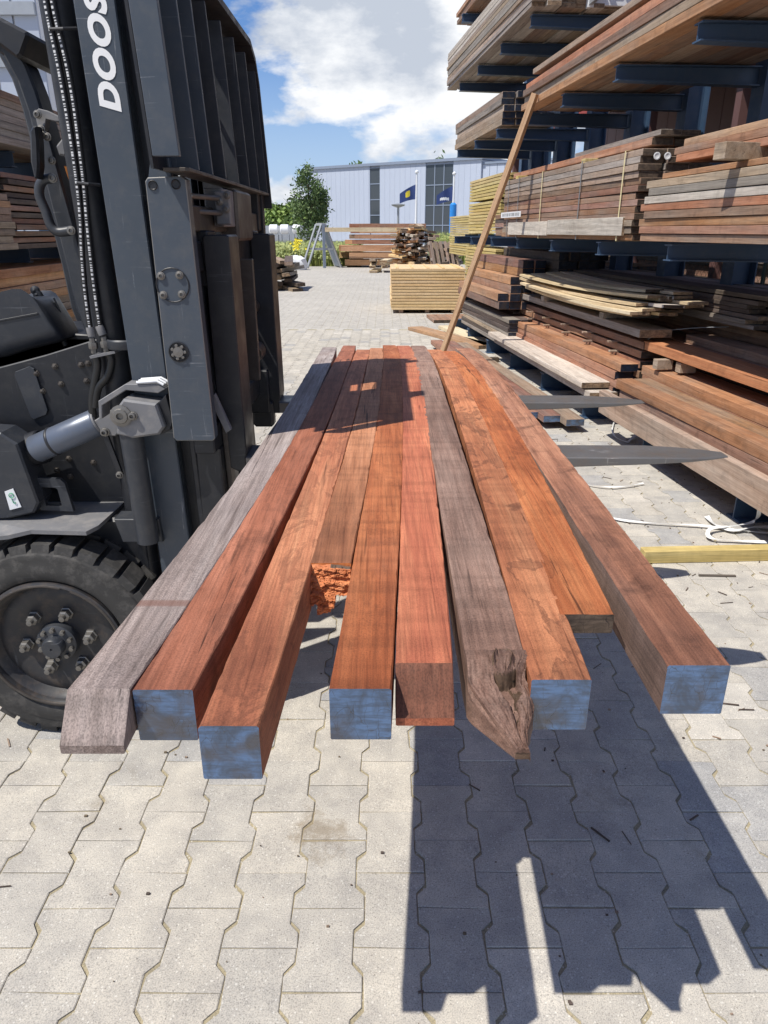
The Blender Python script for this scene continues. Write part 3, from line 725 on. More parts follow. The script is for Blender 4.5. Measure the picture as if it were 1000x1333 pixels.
for z in (.2, 1.15, 2.4):
    c = MB(); c.box(-.69, -.66, 2.03, 2.80, z, z+.11, .004); fb(c, 'mast_cross_member', M['black'], tilt=True)
# ribbed lower rails seen below the side plate
for k, x in enumerate((-.545, -.515, -.487, -.46)):
    c = MB(); c.box(x, x+.014, 1.93+.014*k, 2.02, .3, 1.02, .002); fb(c, 'mast_rail', M['rubbed'] if k % 2 else M['black'], tilt=True)
# cylinders behind the channel
c = MB(); c.cyl((-.755, 2.04, .1), (-.755, 2.04, 2.42), .042, 24); fb(c, 'lift_cylinder', M['black'], smooth=True, tilt=True)
c = MB(); c.cyl((-.755, 2.80, .1), (-.755, 2.80, 2.42), .042, 24); fb(c, 'lift_cylinder', M['black'], smooth=True, tilt=True)
c = MB(); c.cyl((-.692, 1.90, .66), (-.692, 1.90, .99), .031, 28); fb(c, 'lower_cylinder', M['charcoal'], smooth=True, tilt=True)
# maker's lettering
def lettering():
    cu = bpy.data.curves.new('lettering', 'FONT'); cu.body = 'DOOSAN'; cu.size = 1; cu.offset = .05; cu.space_character = 1.10; cu.shear = .22; cu.resolution_u = 5
    to = bpy.data.objects.new('tmp_text', cu); COL.objects.link(to); bpy.context.view_layer.update()
    me = bpy.data.meshes.new_from_object(to.evaluated_get(bpy.context.evaluated_depsgraph_get())); bpy.data.objects.remove(to)
    xs = [v.co.x for v in me.vertices]; ys = [v.co.y for v in me.vertices]
    w = max(xs)-min(xs); h = max(ys)-min(ys)
    z0 = at_y(150, 146, YM).z; cap = .052; length = .365
    m = MB(); b = [tuple(v.co) for v in me.vertices]
    for v in b:
        lx = (v[0]-min(xs))/w*length; ly = (v[1]-min(ys))/h*cap
        m.v.append((-.608-ly, YM-.0012, z0+lx))
    m.f = [tuple(p.vertices) for p in me.polygons]; m.m = [0]*len(m.f)
    nb = len(m.v); 
    fb(m, 'lettering', M['white_print'], mast, tilt=True)
lettering()

# load backrest
Y8 = (1.75, 1.91, 2.06, 2.23, 2.42, 2.61, 2.81, 3.0)
zb0, zb1 = 1.64, 2.06
def bx_x(z): return -.45-.055*(z-1.65)
br = empty('load_backrest', (0, 0, 0), parent=FL)
def bb(m, name, mat, **k):
    m.xf(lambda v: Vector((v.x-.055*(v.z-1.65), v.y, v.z))); return fb(m, name, mat, br, **k)
for i, y in enumerate(Y8):
    c = MB()
    if i == 0: c.box(-.508, -.449, y-.005, y+.012, zb0+.012, zb1+.06, .0015)
    else: c.box(-.515, -.447, y-.004, y+.006, zb0-.005, zb1, .0015)
    bb(c, 'backrest_slat', M['slate'] if i < 3 else M['charcoal'])
c = MB(); c.box(-.505, -.444, 1.80, 3.02, zb0-.014, zb0-.006, .001); bb(c, 'bottom_rail', M['rubbed'])
c = MB()                                    # steel sheet behind the slats with one two-pane look-through
c.box(-.522, -.515, 1.765, 2.24, zb0-.01, 2.09); c.box(-.522, -.515, 2.405, 3.02, zb0-.01, 2.09); c.box(-.522, -.515, 2.24, 2.405, zb0-.01, 1.73); c.box(-.522, -.515, 2.24, 2.405, 2.03, 2.09); c.box(-.522, -.515, 2.24, 2.405, 1.87, 1.89)
bb(c, 'backing_sheet', M['black'])
c = MB(); c.prism([(1.745, 2.12), (2.92, 2.12), (3.0, 2.08), (3.035, 2.0), (3.035, zb0-.06), (3.02, zb0-.06), (3.02, 1.99), (2.985, 2.06), (2.91, 2.1), (1.745, 2.1)], -.53, -.44, ax=0); bb(c, 'backrest_frame', M['black'])
c = MB(); c.box(-.56, -.552, 1.76, 3.02, 1.64, 2.1); 
# carriage
c = MB(); c.box(-.55, -.462, 2.955, 3.0, .98, 1.64, .003); c.box(-.53, -.47, 2.9, 2.955, 1.5, 1.66, .003); fb(c, 'carriage_side_plate', M['black'])
for (z0, z1, yy0, yy1, mt) in ((1.497, 1.56, 1.88, 2.99, 'rubbed'), (1.40, 1.475, 1.88, 2.99, 'black'), (.93, 1.0, 1.88, 2.98, 'black')):
    c = MB(); c.box(-.52, -.462, yy0, yy1, z0, z1, .004); fb(c, 'carriage_bar', M[mt], tilt=True)
c = MB(); c.box(-.56, -.525, 2.02, 2.10, .93, 1.5, .004); c.box(-.57, -.54, 2.74, 2.82, .93, 1.5, .004); fb(c, 'carriage_upright', M['black'], tilt=True)
sp_ = pp([(189, 236), (192, 231), (235, 229), (242, 234), (280, 571), (277, 574), (230, 574), (226, 570)], 1.85, 1.89, .0022, 1); side_plate = fb(sp_, 'carriage_side_plate', [M['slate'], M['worn']])
c = MB(); c.box(-.56, -.47, 1.89, 1.99, 1.0, 1.58, .004); fb(c, 'carriage_block', M['black'], tilt=True)
c = pp([(196, 205), (219, 205), (224, 232), (193, 232)], 1.88, 1.9, .002); fb(c, 'gusset', M['slate'])
for x, y in ((199, 241), (229, 240)):
    p = at_y(x, y, 1.85); c = MB(); c.lathe((p.x, 1.85, p.z), [(.0115, -.0015), (.010, -.003), (.008, -.001), (.0005, -.0008)], 16)
    fb(c, 'plate_hole', M['black'], side_plate, smooth=True)
def ringm(x, y, Y, r, w=.0018, a0=0, a1=6.28):
    p = at_y(x, y, Y); m = MB(); pts = [(p.x+r*math.cos(a0+(a1-a0)*k/32), Y-.001, p.z+r*math.sin(a0+(a1-a0)*k/32)) for k in range(33)]
    m.tube(pts, w, 6); return m
fb(ringm(225, 371, 1.85, .040), 'cover_ring', M['black'], side_plate)
for x, y in ((210, 359), (234, 358), (213, 384), (237, 383)): bolt(x, y, 1.85, .0075, .006, side_plate)
p = at_y(233, 458, 1.85); c = MB(); c.lathe((p.x, 1.85, p.z), [(.026, -.002), (.026, -.0035), (.0235, -.004), (.0225, -.001), (.0005, -.0008)], 28); fb(c, 'bearing_recess', M['black'], side_plate, smooth=True)
c = MB(); c.lathe((p.x, 1.85, p.z), [(.014, -.001), (.013, -.008), (.0005, -.009)], 20); bh = fb(c, 'bearing_hub', M['bolt'], side_plate, smooth=True)
for k in range(7):
    a = k*.9; c = MB(); c.lathe((p.x+.0165*math.cos(a), 1.85, p.z+.0165*math.sin(a)), [(.0045, -.001), (.004, -.007), (.0003, -.0075)], 8); fb(c, 'hub_bolt', M['bolt'], side_plate)

# forks
def make_fork(yc, xt):
    m = MB(); t = .042; hw = .066
    # side outline in x-z, heel rounded, blade tapering to the tip
    top = [(-.40, FORKZ), (.3, FORKZ), (xt-.2, FORKZ), (xt-.03, FORKZ-.004), (xt, FORKZ-.010)]
    bot = [(xt, FORKZ-.016), (xt-.06, FORKZ-.022), (xt-.35, FORKZ-.036), (.2, FORKZ-t), (-.385, FORKZ-t), (-.43, FORKZ-t+.006), (-.458, FORKZ-.012), (-.466, FORKZ+.04)]
    outline = bot[::-1]
    stations = []
    # blade as lofted boxes so the tip narrows in plan
    xs = [-.40, 0, .5, xt-.22, xt-.12, xt-.05, xt-.012, xt]
    for x in xs:
        f = max(0, (x-(xt-.22))/.22)
        w = hw*(1-.62*f**2.2); zt_ = FORKZ-.010*max(0, (x-(xt-.25))/.25); zb_ = FORKZ-t+(.028*max(0, (x-.2)/(xt-.2)))
        stations.append([(x, yc-w, zb_+.003), (x, yc-w, zt_-.003), (x, yc-w+.004, zt_), (x, yc+w-.004, zt_), (x, yc+w, zt_-.003), (x, yc+w, zb_+.003), (x, yc+w-.004, zb_), (x, yc-w+.004, zb_)])
    vs = [v for s in stations for v in s]; K = len(stations)
    m.add(vs, [(i*8+k, i*8+(k+1) % 8, (i+1)*8+(k+1) % 8, (i+1)*8+k) for i in range(K-1) for k in range(8)]+[tuple(range(8)), tuple(range((K-1)*8, K*8))])
    bl = fb(m, 'fork_blade', M['fork'])
    s = MB(); s.prism([(-.40, FORKZ-t), (-.425, FORKZ-t), (-.452, FORKZ-t+.014), (-.468, FORKZ-.0), (-.470, 1.485), (-.462, 1.49), (-.408, 1.49), (-.402, 1.485), (-.396, FORKZ+.02), (-.40, FORKZ)], yc-hw, yc+hw, c=.003)
    s.m = [1 if (sum(s.v[i][0] for i in f)/len(f) > -.41 and len(f) == 4 and abs(s.v[f[0]][1]-s.v[f[2]][1]) > .05) else 0 for f in s.f]
    fb(s, 'fork_shank', [M['black'], M['rubbed']])
    h = MB(); h.box(-.50, -.46, yc-.05, yc+.05, 1.36, 1.50, .004); h.box(-.50, -.46, yc-.05, yc+.05, .92, 1.02, .004); fb(h, 'fork_hook', M['black'])
make_fork(2.045, 1.015); make_fork(2.755, 1.010)
# fork positioner, block, rods, hanging bits
c = MB(); c.box(-.50, -.44, 2.33, 2.58, 1.47, 1.615, .008); pb = fb(c, 'positioner_block', M['rubbed'])
c = MB(); c.box(-.465, -.425, 2.14, 2.17, 1.515, 1.60, .003); c.box(-.50, -.45, 2.17, 2.33, 1.51, 1.61, .003); fb(c, 'valve_plate', M['dusty'])
for x, y in ((286, 262), (296, 254), (295, 272)):
    bolt(x, y, 2.135, .008, .008)
for z in (1.545, 1.582):
    c = MB(); c.tube([(-.56, 1.93, z), (-.49, 1.98, z), (-.452, 2.14, z)], .007, 10); fb(c, 'hydraulic_pipe', M['bolt'], smooth=True)
c = MB(); c.cyl((-.475, 2.13, 1.245), (-.475, 2.95, 1.245), .024, 20); c.cyl((-.46, 2.5, 1.10), (-.46, 2.6, 1.10), .036, 20); fb(c, 'positioner_cylinder', M['rubbed'], smooth=True)
c = MB(); c.cyl((-.475, 2.13, 1.14), (-.475, 2.95, 1.14), .016, 16); fb(c, 'positioner_rod', M['black'], smooth=True)
c = MB(); c.prism([(-.50, 1.12), (-.485, 1.13), (-.435, .98), (-.45, .975)], 2.0, 2.006); fb(c, 'stay', M['dusty'])
c = MB(); c.prism([(-.478, 1.07), (-.462, 1.085), (-.425, .985), (-.44, .975)], 1.93, 1.95, c=.002); fb(c, 'stay', M['dusty'])
c = MB(); c.box(-.47, -.40, 2.3, 2.32, 1.05, 1.42, .002); fb(c, 'hanger', M['rubbed'])
c = MB(); c.box(-.50, -.43, 2.64, 2.68, .86, 1.02, .004); c.box(-.50, -.42, 2.66, 2.72, .80, .90, .01); fb(c, 'carriage_gusset', M['black'])
c = MB(); c.prism([(1.93, .66), (2.10, .66), (2.16, .8), (2.16, .93), (1.93, .93)], -.53, -.46, ax=0, c=.004); fb(c, 'carriage_foot', M['black'])


# chassis, drive axle and wheels
WX, WZ, WR = -.998, .33, .33
def wheel(yo, flip=1, name='front_wheel', x=WX, r=WR, wdt=.23):
    w = empty(name, (x+1.2, yo-2.42, r), parent=FL)
    k = r/.33
    def L(c, prof, n=64): return MB().lathe((0, 0, 0), [(a*k, b*flip) for a, b in prof], n)
    t = L(None, [(.212, .02), (.222, .004), (.232, .0), (.262, -.004), (.274, .002), (.288, .0), (.302, .004), (.309, .014), (.312, .022), (.312, wdt-.022), (.30, wdt-.004), (.24, wdt), (.212, wdt-.02)], 72)
    t.build('tyre', M['tyre'], w, True)
    nb = 30; tr = MB()
    for i in range(nb):
        a0 = 2*math.pi*i/nb; a1 = a0+2*math.pi/nb*.76
        for (ya, yb, off) in ((.004, wdt*.47, 0), (wdt*.53, wdt-.004, .5)):
            q = []
            for (aa, rr, yy) in ((a0, .300, ya+.004), (a1, .300, ya+.004), (a1, .300, yb), (a0, .300, yb), (a0, .330, ya+.012), (a1, .330, ya+.012), (a1, .330, yb), (a0, .330, yb)):
                aa += off*2*math.pi/nb; q.append((rr*k*math.cos(aa), yy*flip, rr*k*math.sin(aa)))
            tr.add(q, [(0,1,2,3),(4,5,6,7),(0,1,5,4),(1,2,6,5),(2,3,7,6),(3,0,4,7)])
        am = (a0+a1)/2; q = []
        for da, rr, yy in ((-.006, .318, .0075), (.006, .318, .0075), (.006, .327, .009), (-.006, .327, .009)):
            pass
    tr.build('tread_blocks', M['tyre'], w)
    D = lambda b: b if b < .01 else .01+(b-.01)*.62
    rm = L(None, [(a, D(b)) for a, b in [(.216, .016), (.216, -.002), (.208, -.006), (.202, .0), (.200, .02), (.192, .03), (.186, .05), (.180, .062), (.164, .052), (.150, .054), (.118, .062), (.112, .066), (.0, .07)]])
    rm.build('rim', M['rim'], w, True)
    sr = MB(); sr.tube([(.206*k*math.cos(a), -.003*flip, .206*k*math.sin(a)) for a in [R(75)+R(352)*i/70 for i in range(71)]], .0048, 8); sr.build('lock_ring', M['rubbed'], w, True)
    hb = L(None, [(.062, .050), (.060, .020), (.052, .015), (.040, .013), (.033, .011), (.032, -.012), (.028, -.018), (.004, -.019), (.003, -.015), (.0003, -.015)], 40); hb.build('hub', M['charcoal'], w, True)
    for i in range(6):
        a = R(68)+i*math.pi/3; cx_, cz_ = .1*math.cos(a)*k, .1*math.sin(a)*k; n = MB()
        n.lathe((cx_, 0, cz_), [(.021, .050*flip), (.021, .038*flip), (.0175, .036*flip), (.0175, .018*flip), (.012, .015*flip), (.0003, .014*flip)], 6)
        n.lathe((cx_, 0, cz_), [(.0085, .022*flip), (.0085, .0*flip), (.0003, -.001*flip)], 12)
        n.build('wheel_nut', M['bolt'], w)
    for i in range(10):
        a = R(20)+i*math.pi/5; n = MB(); n.lathe((.049*math.cos(a)*k, 0, .049*math.sin(a)*k), [(.0078, .02*flip), (.0072, .004*flip), (.0003, .003*flip)], 8); n.build('hub_bolt', M['bolt'], w)
    return w
wheel(1.86); wheel(2.98, -1)
wheel(1.95, 1, 'rear_wheel', -2.55, .27, .18); wheel(2.89, -1, 'rear_wheel', -2.55, .27, .18)
c = MB(); c.cyl((WX, 2.0, WZ), (WX, 2.85, WZ), .09, 24); fb(c, 'drive_axle', M['black'], smooth=True)
# body side plate and label
side = pp([(-120, 505), (0, 478), (60, 462), (124, 442), (152, 440), (168, 520), (180, 640), (186, 700), (150, 706), (-120, 720)], 2.12, 2.15); sideo = fb(side, 'body_side_plate', M['black'])
lab = pp([(20, 484), (38, 477), (44, 480), (62, 534), (60, 540), (44, 546), (40, 543), (19, 489)], 2.112, 2.119, .001); fb(lab, 'data_plate', M['charcoal'], sideo)
for x, y in ((48, 486), (72, 477), (106, 475), (115, 473), (56, 509), (80, 500), (113, 496), (90, 597), (122, 602), (92, 620), (75, 612), (10, 560)): bolt(x, y, 2.12, .0075, .008, sideo, 'rubbed', False)
c = MB(); c.box(-2.9, -.80, 2.15, 2.69, .25, .92, .02); fb(c, 'chassis', M['black'])
c = MB(); c.prism([(-2.95, .35), (-2.2, .35), (-2.1, 1.0), (-2.15, 1.2), (-2.85, 1.15), (-3.0, .8)], 1.92, 2.92, c=.03); fb(c, 'counterweight', M['orange'])
c = MB(); c.prism([(-2.2, .92), (-1.55, .92), (-1.5, 1.02), (-1.6, 1.14), (-2.2, 1.16)], 1.98, 2.86, c=.02); fb(c, 'engine_hood', M['black'])
c = MB(); c.box(-2.05, -1.62, 2.2, 2.65, 1.16, 1.27, .03); c.box(-2.15, -2.04, 2.2, 2.65, 1.2, 1.7, .04); fb(c, 'seat', M['black'])
# mudguard plate
def fender():
    zp = .70; P = lambda x, y, z: at_z(x, y, z)
    a = [P(-140, 712, zp-.02), P(10, 697, zp-.01), P(40, 690, zp), P(112, 692, zp), P(128, 684, zp), P(168, 648, zp), P(140, 646, zp), P(-140, 650, zp)]
    m = MB(); n = len(a)
    m.add([(v.x, v.y, v.z) for v in a]+[(v.x, v.y, v.z-.012) for v in a], [tuple(range(n)), tuple(range(2*n-1, n-1, -1))]+[(k, (k+1) % n, n+(k+1) % n, n+k) for k in range(n)])
    return fb(m, 'mudguard', M['dusty'])
fender()
c = MB(); c.prism([(-1.75, .69), (-1.6, .9), (-1.45, .69), (-1.5, .35), (-1.7, .35)], 1.93, 2.12); fb(c, 'step_panel', M['black'])
c = MB(); c.box(-1.42, -.72, 2.0, 2.13, .45, .69, .01); fb(c, 'inner_wheel_arch', M['black'])
# towing eye on the mudguard
eye_out = [(42, 628), (48, 622), (78, 624), (84, 629), (96, 666), (53, 664)]
eye_in = [(54, 634), (72, 635), (75, 637), (81, 659), (60, 658)]
def framed(outp, inp, Y, y1):
    # flat ring with a hole: bridge the two outlines
    m = MB(); o = [(at_y(x, y, Y).x, at_y(x, y, Y).z) for x, y in outp]; i = [(at_y(x, y, Y).x, at_y(x, y, Y).z) for x, y in inp]
    bm = bmesh.new(); res = []
    def loop(pts, d): vs = [bm.verts.new((p[0], d, p[1])) for p in pts]; return [bm.edges.new((vs[k], vs[(k+1) % len(vs)])) for k in range(len(vs))], vs
    for d in (Y, y1):
        e1, v1 = loop(o, d); e2, v2 = loop(i, d); bmesh.ops.triangle_fill(bm, use_beauty=True, edges=e1+e2); res.append((v1, v2))
    for a, b in ((res[0][0], res[1][0]), (res[0][1], res[1][1])):
        for k in range(len(a)): bm.faces.new((a[k], a[(k+1) % len(a)], b[(k+1) % len(a)], b[k]))
    bm.verts.index_update(); m.v = [tuple(v.co) for v in bm.verts]; m.f = [tuple(v.index for v in f.verts) for f in bm.faces]; m.m = [0]*len(m.f); bm.free(); return m
fb(framed(eye_out, eye_in, 2.0, 2.014), 'towing_eye', M['charcoal'])
c = pp([(-60, 560), (0, 564), (22, 578), (50, 655), (44, 668), (10, 676), (-60, 680)], 1.96, 2.06, .006); bxo = fb(c, 'step_box', M['charcoal'])
c = pp([(6, 640), (17, 636), (28, 660), (13, 664)], 1.957, 1.959, 0); stk = fb(c, 'sticker', M['white'], bxo)
m = ringm(15, 645, 1.956, .007, .0011); q = at_y(17, 652, 1.956); m.tube([(q.x-.002, 1.955, q.z+.006), (q.x+.001, 1.955, q.z-.006), (q.x+.006, 1.955, q.z-.009), (q.x+.007, 1.955, q.z-.003)], .0011, 6); fb(m, 'sticker_symbol', M['green'], bxo)
# tilt cylinder and trunnion
def cylp(x0, y0_, x1, y1_, Y, r, name, mat, par=FL, n=28, Yb=None):
    a, b = at_y(x0, y0_, Y), at_y(x1, y1_, Yb or Y); m = MB(); d = (b-a).normalized()
    m.tube([a, a+d*.004, b-d*.004, b], [r*.93, r, r, r*.93], n); return fb(m, name, M[mat], par, True)
cylp(10, 596, 58, 580, 2.04, .050, 'tilt_cylinder_base', 'black')
cylp(46, 585, 128, 549, 2.0, .040, 'tilt_cylinder', 'chrome')
cylp(68, 575, 72, 573.5, 2.0, .0425, 'cylinder_clamp', 'black')
cylp(124, 551, 130, 548, 2.0, .037, 'cylinder_gland', 'dusty')
fb(pp([(122, 548), (150, 530), (166, 528), (172, 545), (150, 568), (132, 566)], 1.972, 1.99), 'clevis_plate', M['dusty'])
br_ = pp([(128, 523), (162, 500), (208, 500), (222, 516), (232, 552), (226, 560), (178, 572), (132, 566)], 1.945, 1.965, .004)
fb(pp([(128, 522), (163, 500), (206, 500), (216, 506), (206, 512), (164, 508), (133, 528), (133, 545), (129, 545)], 1.90, 1.965, .002), 'trunnion_top', M['dusty'])
fb(pp([(152, 531), (160, 520), (203, 526), (214, 556), (207, 566), (172, 571), (152, 566)], 1.865, 1.95, .006), 'trunnion_cap', M['dusty'])
fb(pp([(204, 527), (216, 514), (226, 548), (222, 560), (209, 566), (212, 555)], 1.885, 1.95, .003), 'trunnion_side', M['black'])
for x, y, r in ((158, 541, .021),):
    p = at_y(x, y, 1.865); m = MB(); m.lathe((p.x, 1.865, p.z), [(.029, 0), (.029, -.006), (.021, -.008), (.019, -.012), (.010, -.013), (.009, -.006), (.0003, -.006)], 14); fb(m, 'trunnion_pin', M['bolt'])
bolt(173, 541, 1.865, .010, .012); bolt(137, 562, 1.972, .010, .014)
for k in range(3):
    fb(MB().tube([at_y(178+3*k, 498-2*k, 1.9+.012*k), at_y(204+3*k, 496-2*k, 1.9+.012*k), at_y(213+3*k, 501-2*k, 1.9+.012*k)], .004, 8), 'grease_line', M['white'], smooth=True)
fb(pp([(134, 568), (140, 566), (160, 618), (154, 620)], 1.975, 1.985, .001), 'damper_strip', M['black'])
bolt(156, 618, 1.975, .008, .01)
fb(pp([(148, 676), (206, 676), (212, 706), (160, 706)], 1.93, 2.0, .003), 'mast_foot_bracket', M['charcoal'])

# cowl and control levers
def cowl():
    a = [(-90, 402), (0, 400), (14, 393), (30, 389), (42, 389), (49, 393), (55, 401), (78, 438), (79, 443), (74, 447), (36, 456), (6, 466), (-90, 480)]
    pts = [(at_y(x, y, 2.2).x, at_y(x, y, 2.2).z) for x, y in a]; cx = sum(p[0] for p in pts[1:-1])/8; cz = sum(p[1] for p in pts[1:-1])/8; m = MB(); n = len(pts)
    rs = [(2.2, .93), (2.203, .965), (2.212, .988), (2.225, 1.0), (2.34, 1.0), (2.36, .97)]
    for Y, k in rs: m.v += [(cx+(p[0]-cx)*k, Y, cz+(p[1]-cz)*k) for p in pts]
    m.f = [tuple(range(n)), tuple(range(len(m.v)-1, len(m.v)-n-1, -1))]+[(r*n+k, r*n+(k+1) % n, (r+1)*n+(k+1) % n, (r+1)*n+k) for r in range(len(rs)-1) for k in range(n)]
    m.m = [0]*len(m.f); return fb(m, 'instrument_cowl', M['charcoal'], smooth=True)
cowl()
fb(pp([(-90, 440), (60, 440), (118, 440), (150, 450), (150, 520), (-90, 520)], 2.30, 2.6, .004), 'dashboard_base', M['black'])
fb(pp([(-90, 440), (60, 440), (118, 440), (150, 450), (150, 520), (-90, 520)], 2.30, 2.6, .004), 'dashboard_base', M['black'])
fb(pp([(-90, 440), (60, 432), (118, 436), (150, 446), (150, 520), (-90, 520)], 2.30, 2.6, .004), 'dashboard_base', M['black'])
fb(pp([(-90, 421), (0, 416), (48, 407), (50, 408), (49, 410), (0, 419), (-90, 424)], 2.197, 2.206, .001), 'cowl_seam', M['black'])
fb(MB().tube(smoothpath([at_y(44, 376, 2.3), at_y(52, 384, 2.3), at_y(60, 400, 2.3), at_y(74, 425, 2.3), at_y(86, 450, 2.3)]), .010, 10), 'lever_boot', M['black'], smooth=True)
for k in range(5): 
    p = at_y(46+3.5*k, 378+5.5*k, 2.3); fb(MB().lathe(p, [(.0005, -.012), (.013, -.006), (.014, 0), (.013, .006), (.0005, .012)], 12), 'boot_ridge', M['black'], smooth=True)
fb(MB().tube(smoothpath([at_y(70, 388, 2.3), at_y(78, 405, 2.3), at_y(80, 418, 2.3), at_y(74, 420, 2.3), at_y(69, 405, 2.3)]), .003, 8), 'control_cable', M['black'], smooth=True)
# overhead guard pillar, roof edge, handle, mirror, lamp
pil = [(-60, 0), (-10, 34), (20, 62), (34, 84), (48, 120), (60, 160), (72, 205), (86, 255), (100, 305), (112, 350), (124, 400), (140, 445), (118, 450), (98, 400), (86, 345), (72, 290), (58, 235), (46, 185), (36, 145), (22, 105), (4, 72), (-20, 55), (-60, 30)]
fb(pp(pil, 2.2, 2.28, .006), 'overhead_guard_pillar', M['charcoal'])
fb(MB().prism([(at_y(x, y, 2.82).x, at_y(x, y, 2.82).z) for x, y in pil], 2.78, 2.86, c=.006).xf(lambda v: v+Vector((-.18*0, 0, 0))), 'overhead_guard_pillar', M['charcoal'])
fb(pp([(-80, -2), (0, 22), (34, 40), (37, 46), (28, 72), (22, 76), (0, 60), (-80, 20)], 2.14, 2.9, .008), 'overhead_guard_roof', M['black'])
h = [(68, 232), (58, 234), (52, 242), (52, 256), (60, 276), (66, 293), (72, 300), (80, 302), (93, 300)]
fb(MB().tube(smoothpath([at_y(x, y, 2.15) for x, y in h]), .013, 12), 'grab_handle', M['charcoal'], smooth=True)
for x, y in ((69, 232), (93, 300)): bolt(x, y, 2.14, .009, .006)
fb(pp([(38, 170), (42, 163), (47, 164), (50, 185), (51, 215), (49, 233), (44, 232), (39, 210)], 2.1, 2.14, .006), 'mirror', M['black'], smooth=True)
fb(pp([(45, 146), (50, 141), (62, 144), (78, 152), (82, 158), (72, 158), (60, 155), (58, 168), (50, 171)], 2.16, 2.19, .002), 'lamp_bracket', M['dusty'])
fb(pp([(72, 190), (80, 180), (90, 184), (92, 196), (84, 204), (76, 202)], 2.15, 2.2, .006), 'work_lamp', M['dusty'])
fb(pp([(80, 152), (92, 160), (100, 200), (98, 215), (88, 204), (84, 178)], 2.2, 2.24, .004), 'lamp_housing', M['black'])
for x, y in ((49, 149), (54, 168), (62, 178), (68, 209), (57, 175)): bolt(x, y, 2.15, .008, .008)
fb(pp([(83, 216), (95, 217), (106, 264), (97, 256)], 2.165, 2.195, .002), 'orange_panel', M['orange'])
# hoses
hz1 = [(56, -40), (60, 0), (67, 38), (76, 80), (85, 130), (93, 180), (100, 230), (105, 280), (107, 330), (111, 380), (118, 432)]
hz2 = [(64, -40), (69, 0), (77, 38), (88, 85), (97, 135), (104, 190), (110, 240), (114, 290), (119, 340), (125, 390), (131, 430)]
for hz in (hz1, hz2):
    fb(MB().tube(smoothpath([at_y(x, y, 1.985) for x, y in hz]), .0078, 12, uvk=95), 'hydraulic_hose', M['hose_print'], smooth=True)
for (x0, y0_, x1, y1_) in ((117, 426, 120, 438), (129, 424, 134, 436)): cylp(x0, y0_, x1, y1_, 1.985, .011, 'hose_ferrule', 'dusty', n=12)
for (x0, y0_, x1, y1_) in ((120, 440, 123, 460), (135, 438, 139, 458)):
    cylp(x0, y0_, x1, y1_, 1.985, .008, 'hose_fitting', 'bolt', n=6); cylp(x0+1, y0_+6, x1-1, y1_-6, 1.985, .0125, 'hose_nut', 'bolt', n=6)
fb(pp([(116, 464), (149, 457), (150, 460), (118, 467)], 1.96, 2.02, 0), 'hose_bracket', M['dusty'])
for pts in ([(124, 462), (127, 475), (124, 495), (120, 520), (121, 545)], [(141, 459), (145, 470), (140, 490), (128, 505), (124, 530)]):
    fb(MB().tube(smoothpath([at_y(x, y, 1.99) for x, y in pts]), .011, 12), 'lower_hose', M['hose'], smooth=True)
for (x0, y0_, x1, y1_) in ((65, 38, 100, 37), (101, 238, 130, 241)):
    fb(MB().tube([at_y(x0, y0_, 1.97), at_y((x0+x1)/2, (y0_+y1_)/2, 1.96), at_y(x1, y1_, 1.98)], .004, 8), 'hose_clip', M['black'], smooth=True)
fb(MB().lathe(at_y(163, 447, 2.0)+Vector((0, 0, -.012)), [(.046, 0), (.048, .004), (.048, .022), (.044, .026)], 28, ax=2), 'cylinder_collar', M['charcoal'], smooth=True)

# ------------------------------------------------------------------ timber yard: racks and stacks
RU = Vector((-.1025, .9947, 0)).normalized(); RN = Vector((RU.y, -RU.x, 0)); RO = Vector((2.33, 0, 0)); RROT = math.atan2(-RU.x, RU.y)
def rk(u, w, z=0): return RO+RU*u+RN*w+Vector((0, 0, z))
_cache = {}
def plank_mesh(wd, L, t, mats, bow=0.0, c=.002):
    key = (round(wd, 3), round(L, 2), round(t, 3), tuple(m.name for m in mats), round(bow, 3))
    if key in _cache: return _cache[key]
    m = MB()
    if abs(bow) < 1e-4:
        m.box(-wd/2, wd/2, -L/2, L/2, -t/2, t/2, min(c, t*.15))
    else:
        n = 8; vs = []
        for i in range(n+1):
            s = i/n; y = -L/2+L*s; z = bow*(1-4*(s-.5)**2)
            vs += [(-wd/2, y, z-t/2), (wd/2, y, z-t/2), (wd/2, y, z+t/2), (-wd/2, y, z+t/2)]
        m.add(vs, [(i*4+k, i*4+(k+1) % 4, (i+1)*4+(k+1) % 4, (i+1)*4+k) for i in range(n) for k in range(4)]+[(0, 1, 2, 3), (n*4, n*4+1, n*4+2, n*4+3)])
    me = m.mesh('plank', list(mats))
    for p in me.polygons:
        if abs(p.normal.y) > .9: p.material_index = 1
    _cache[key] = me; return me
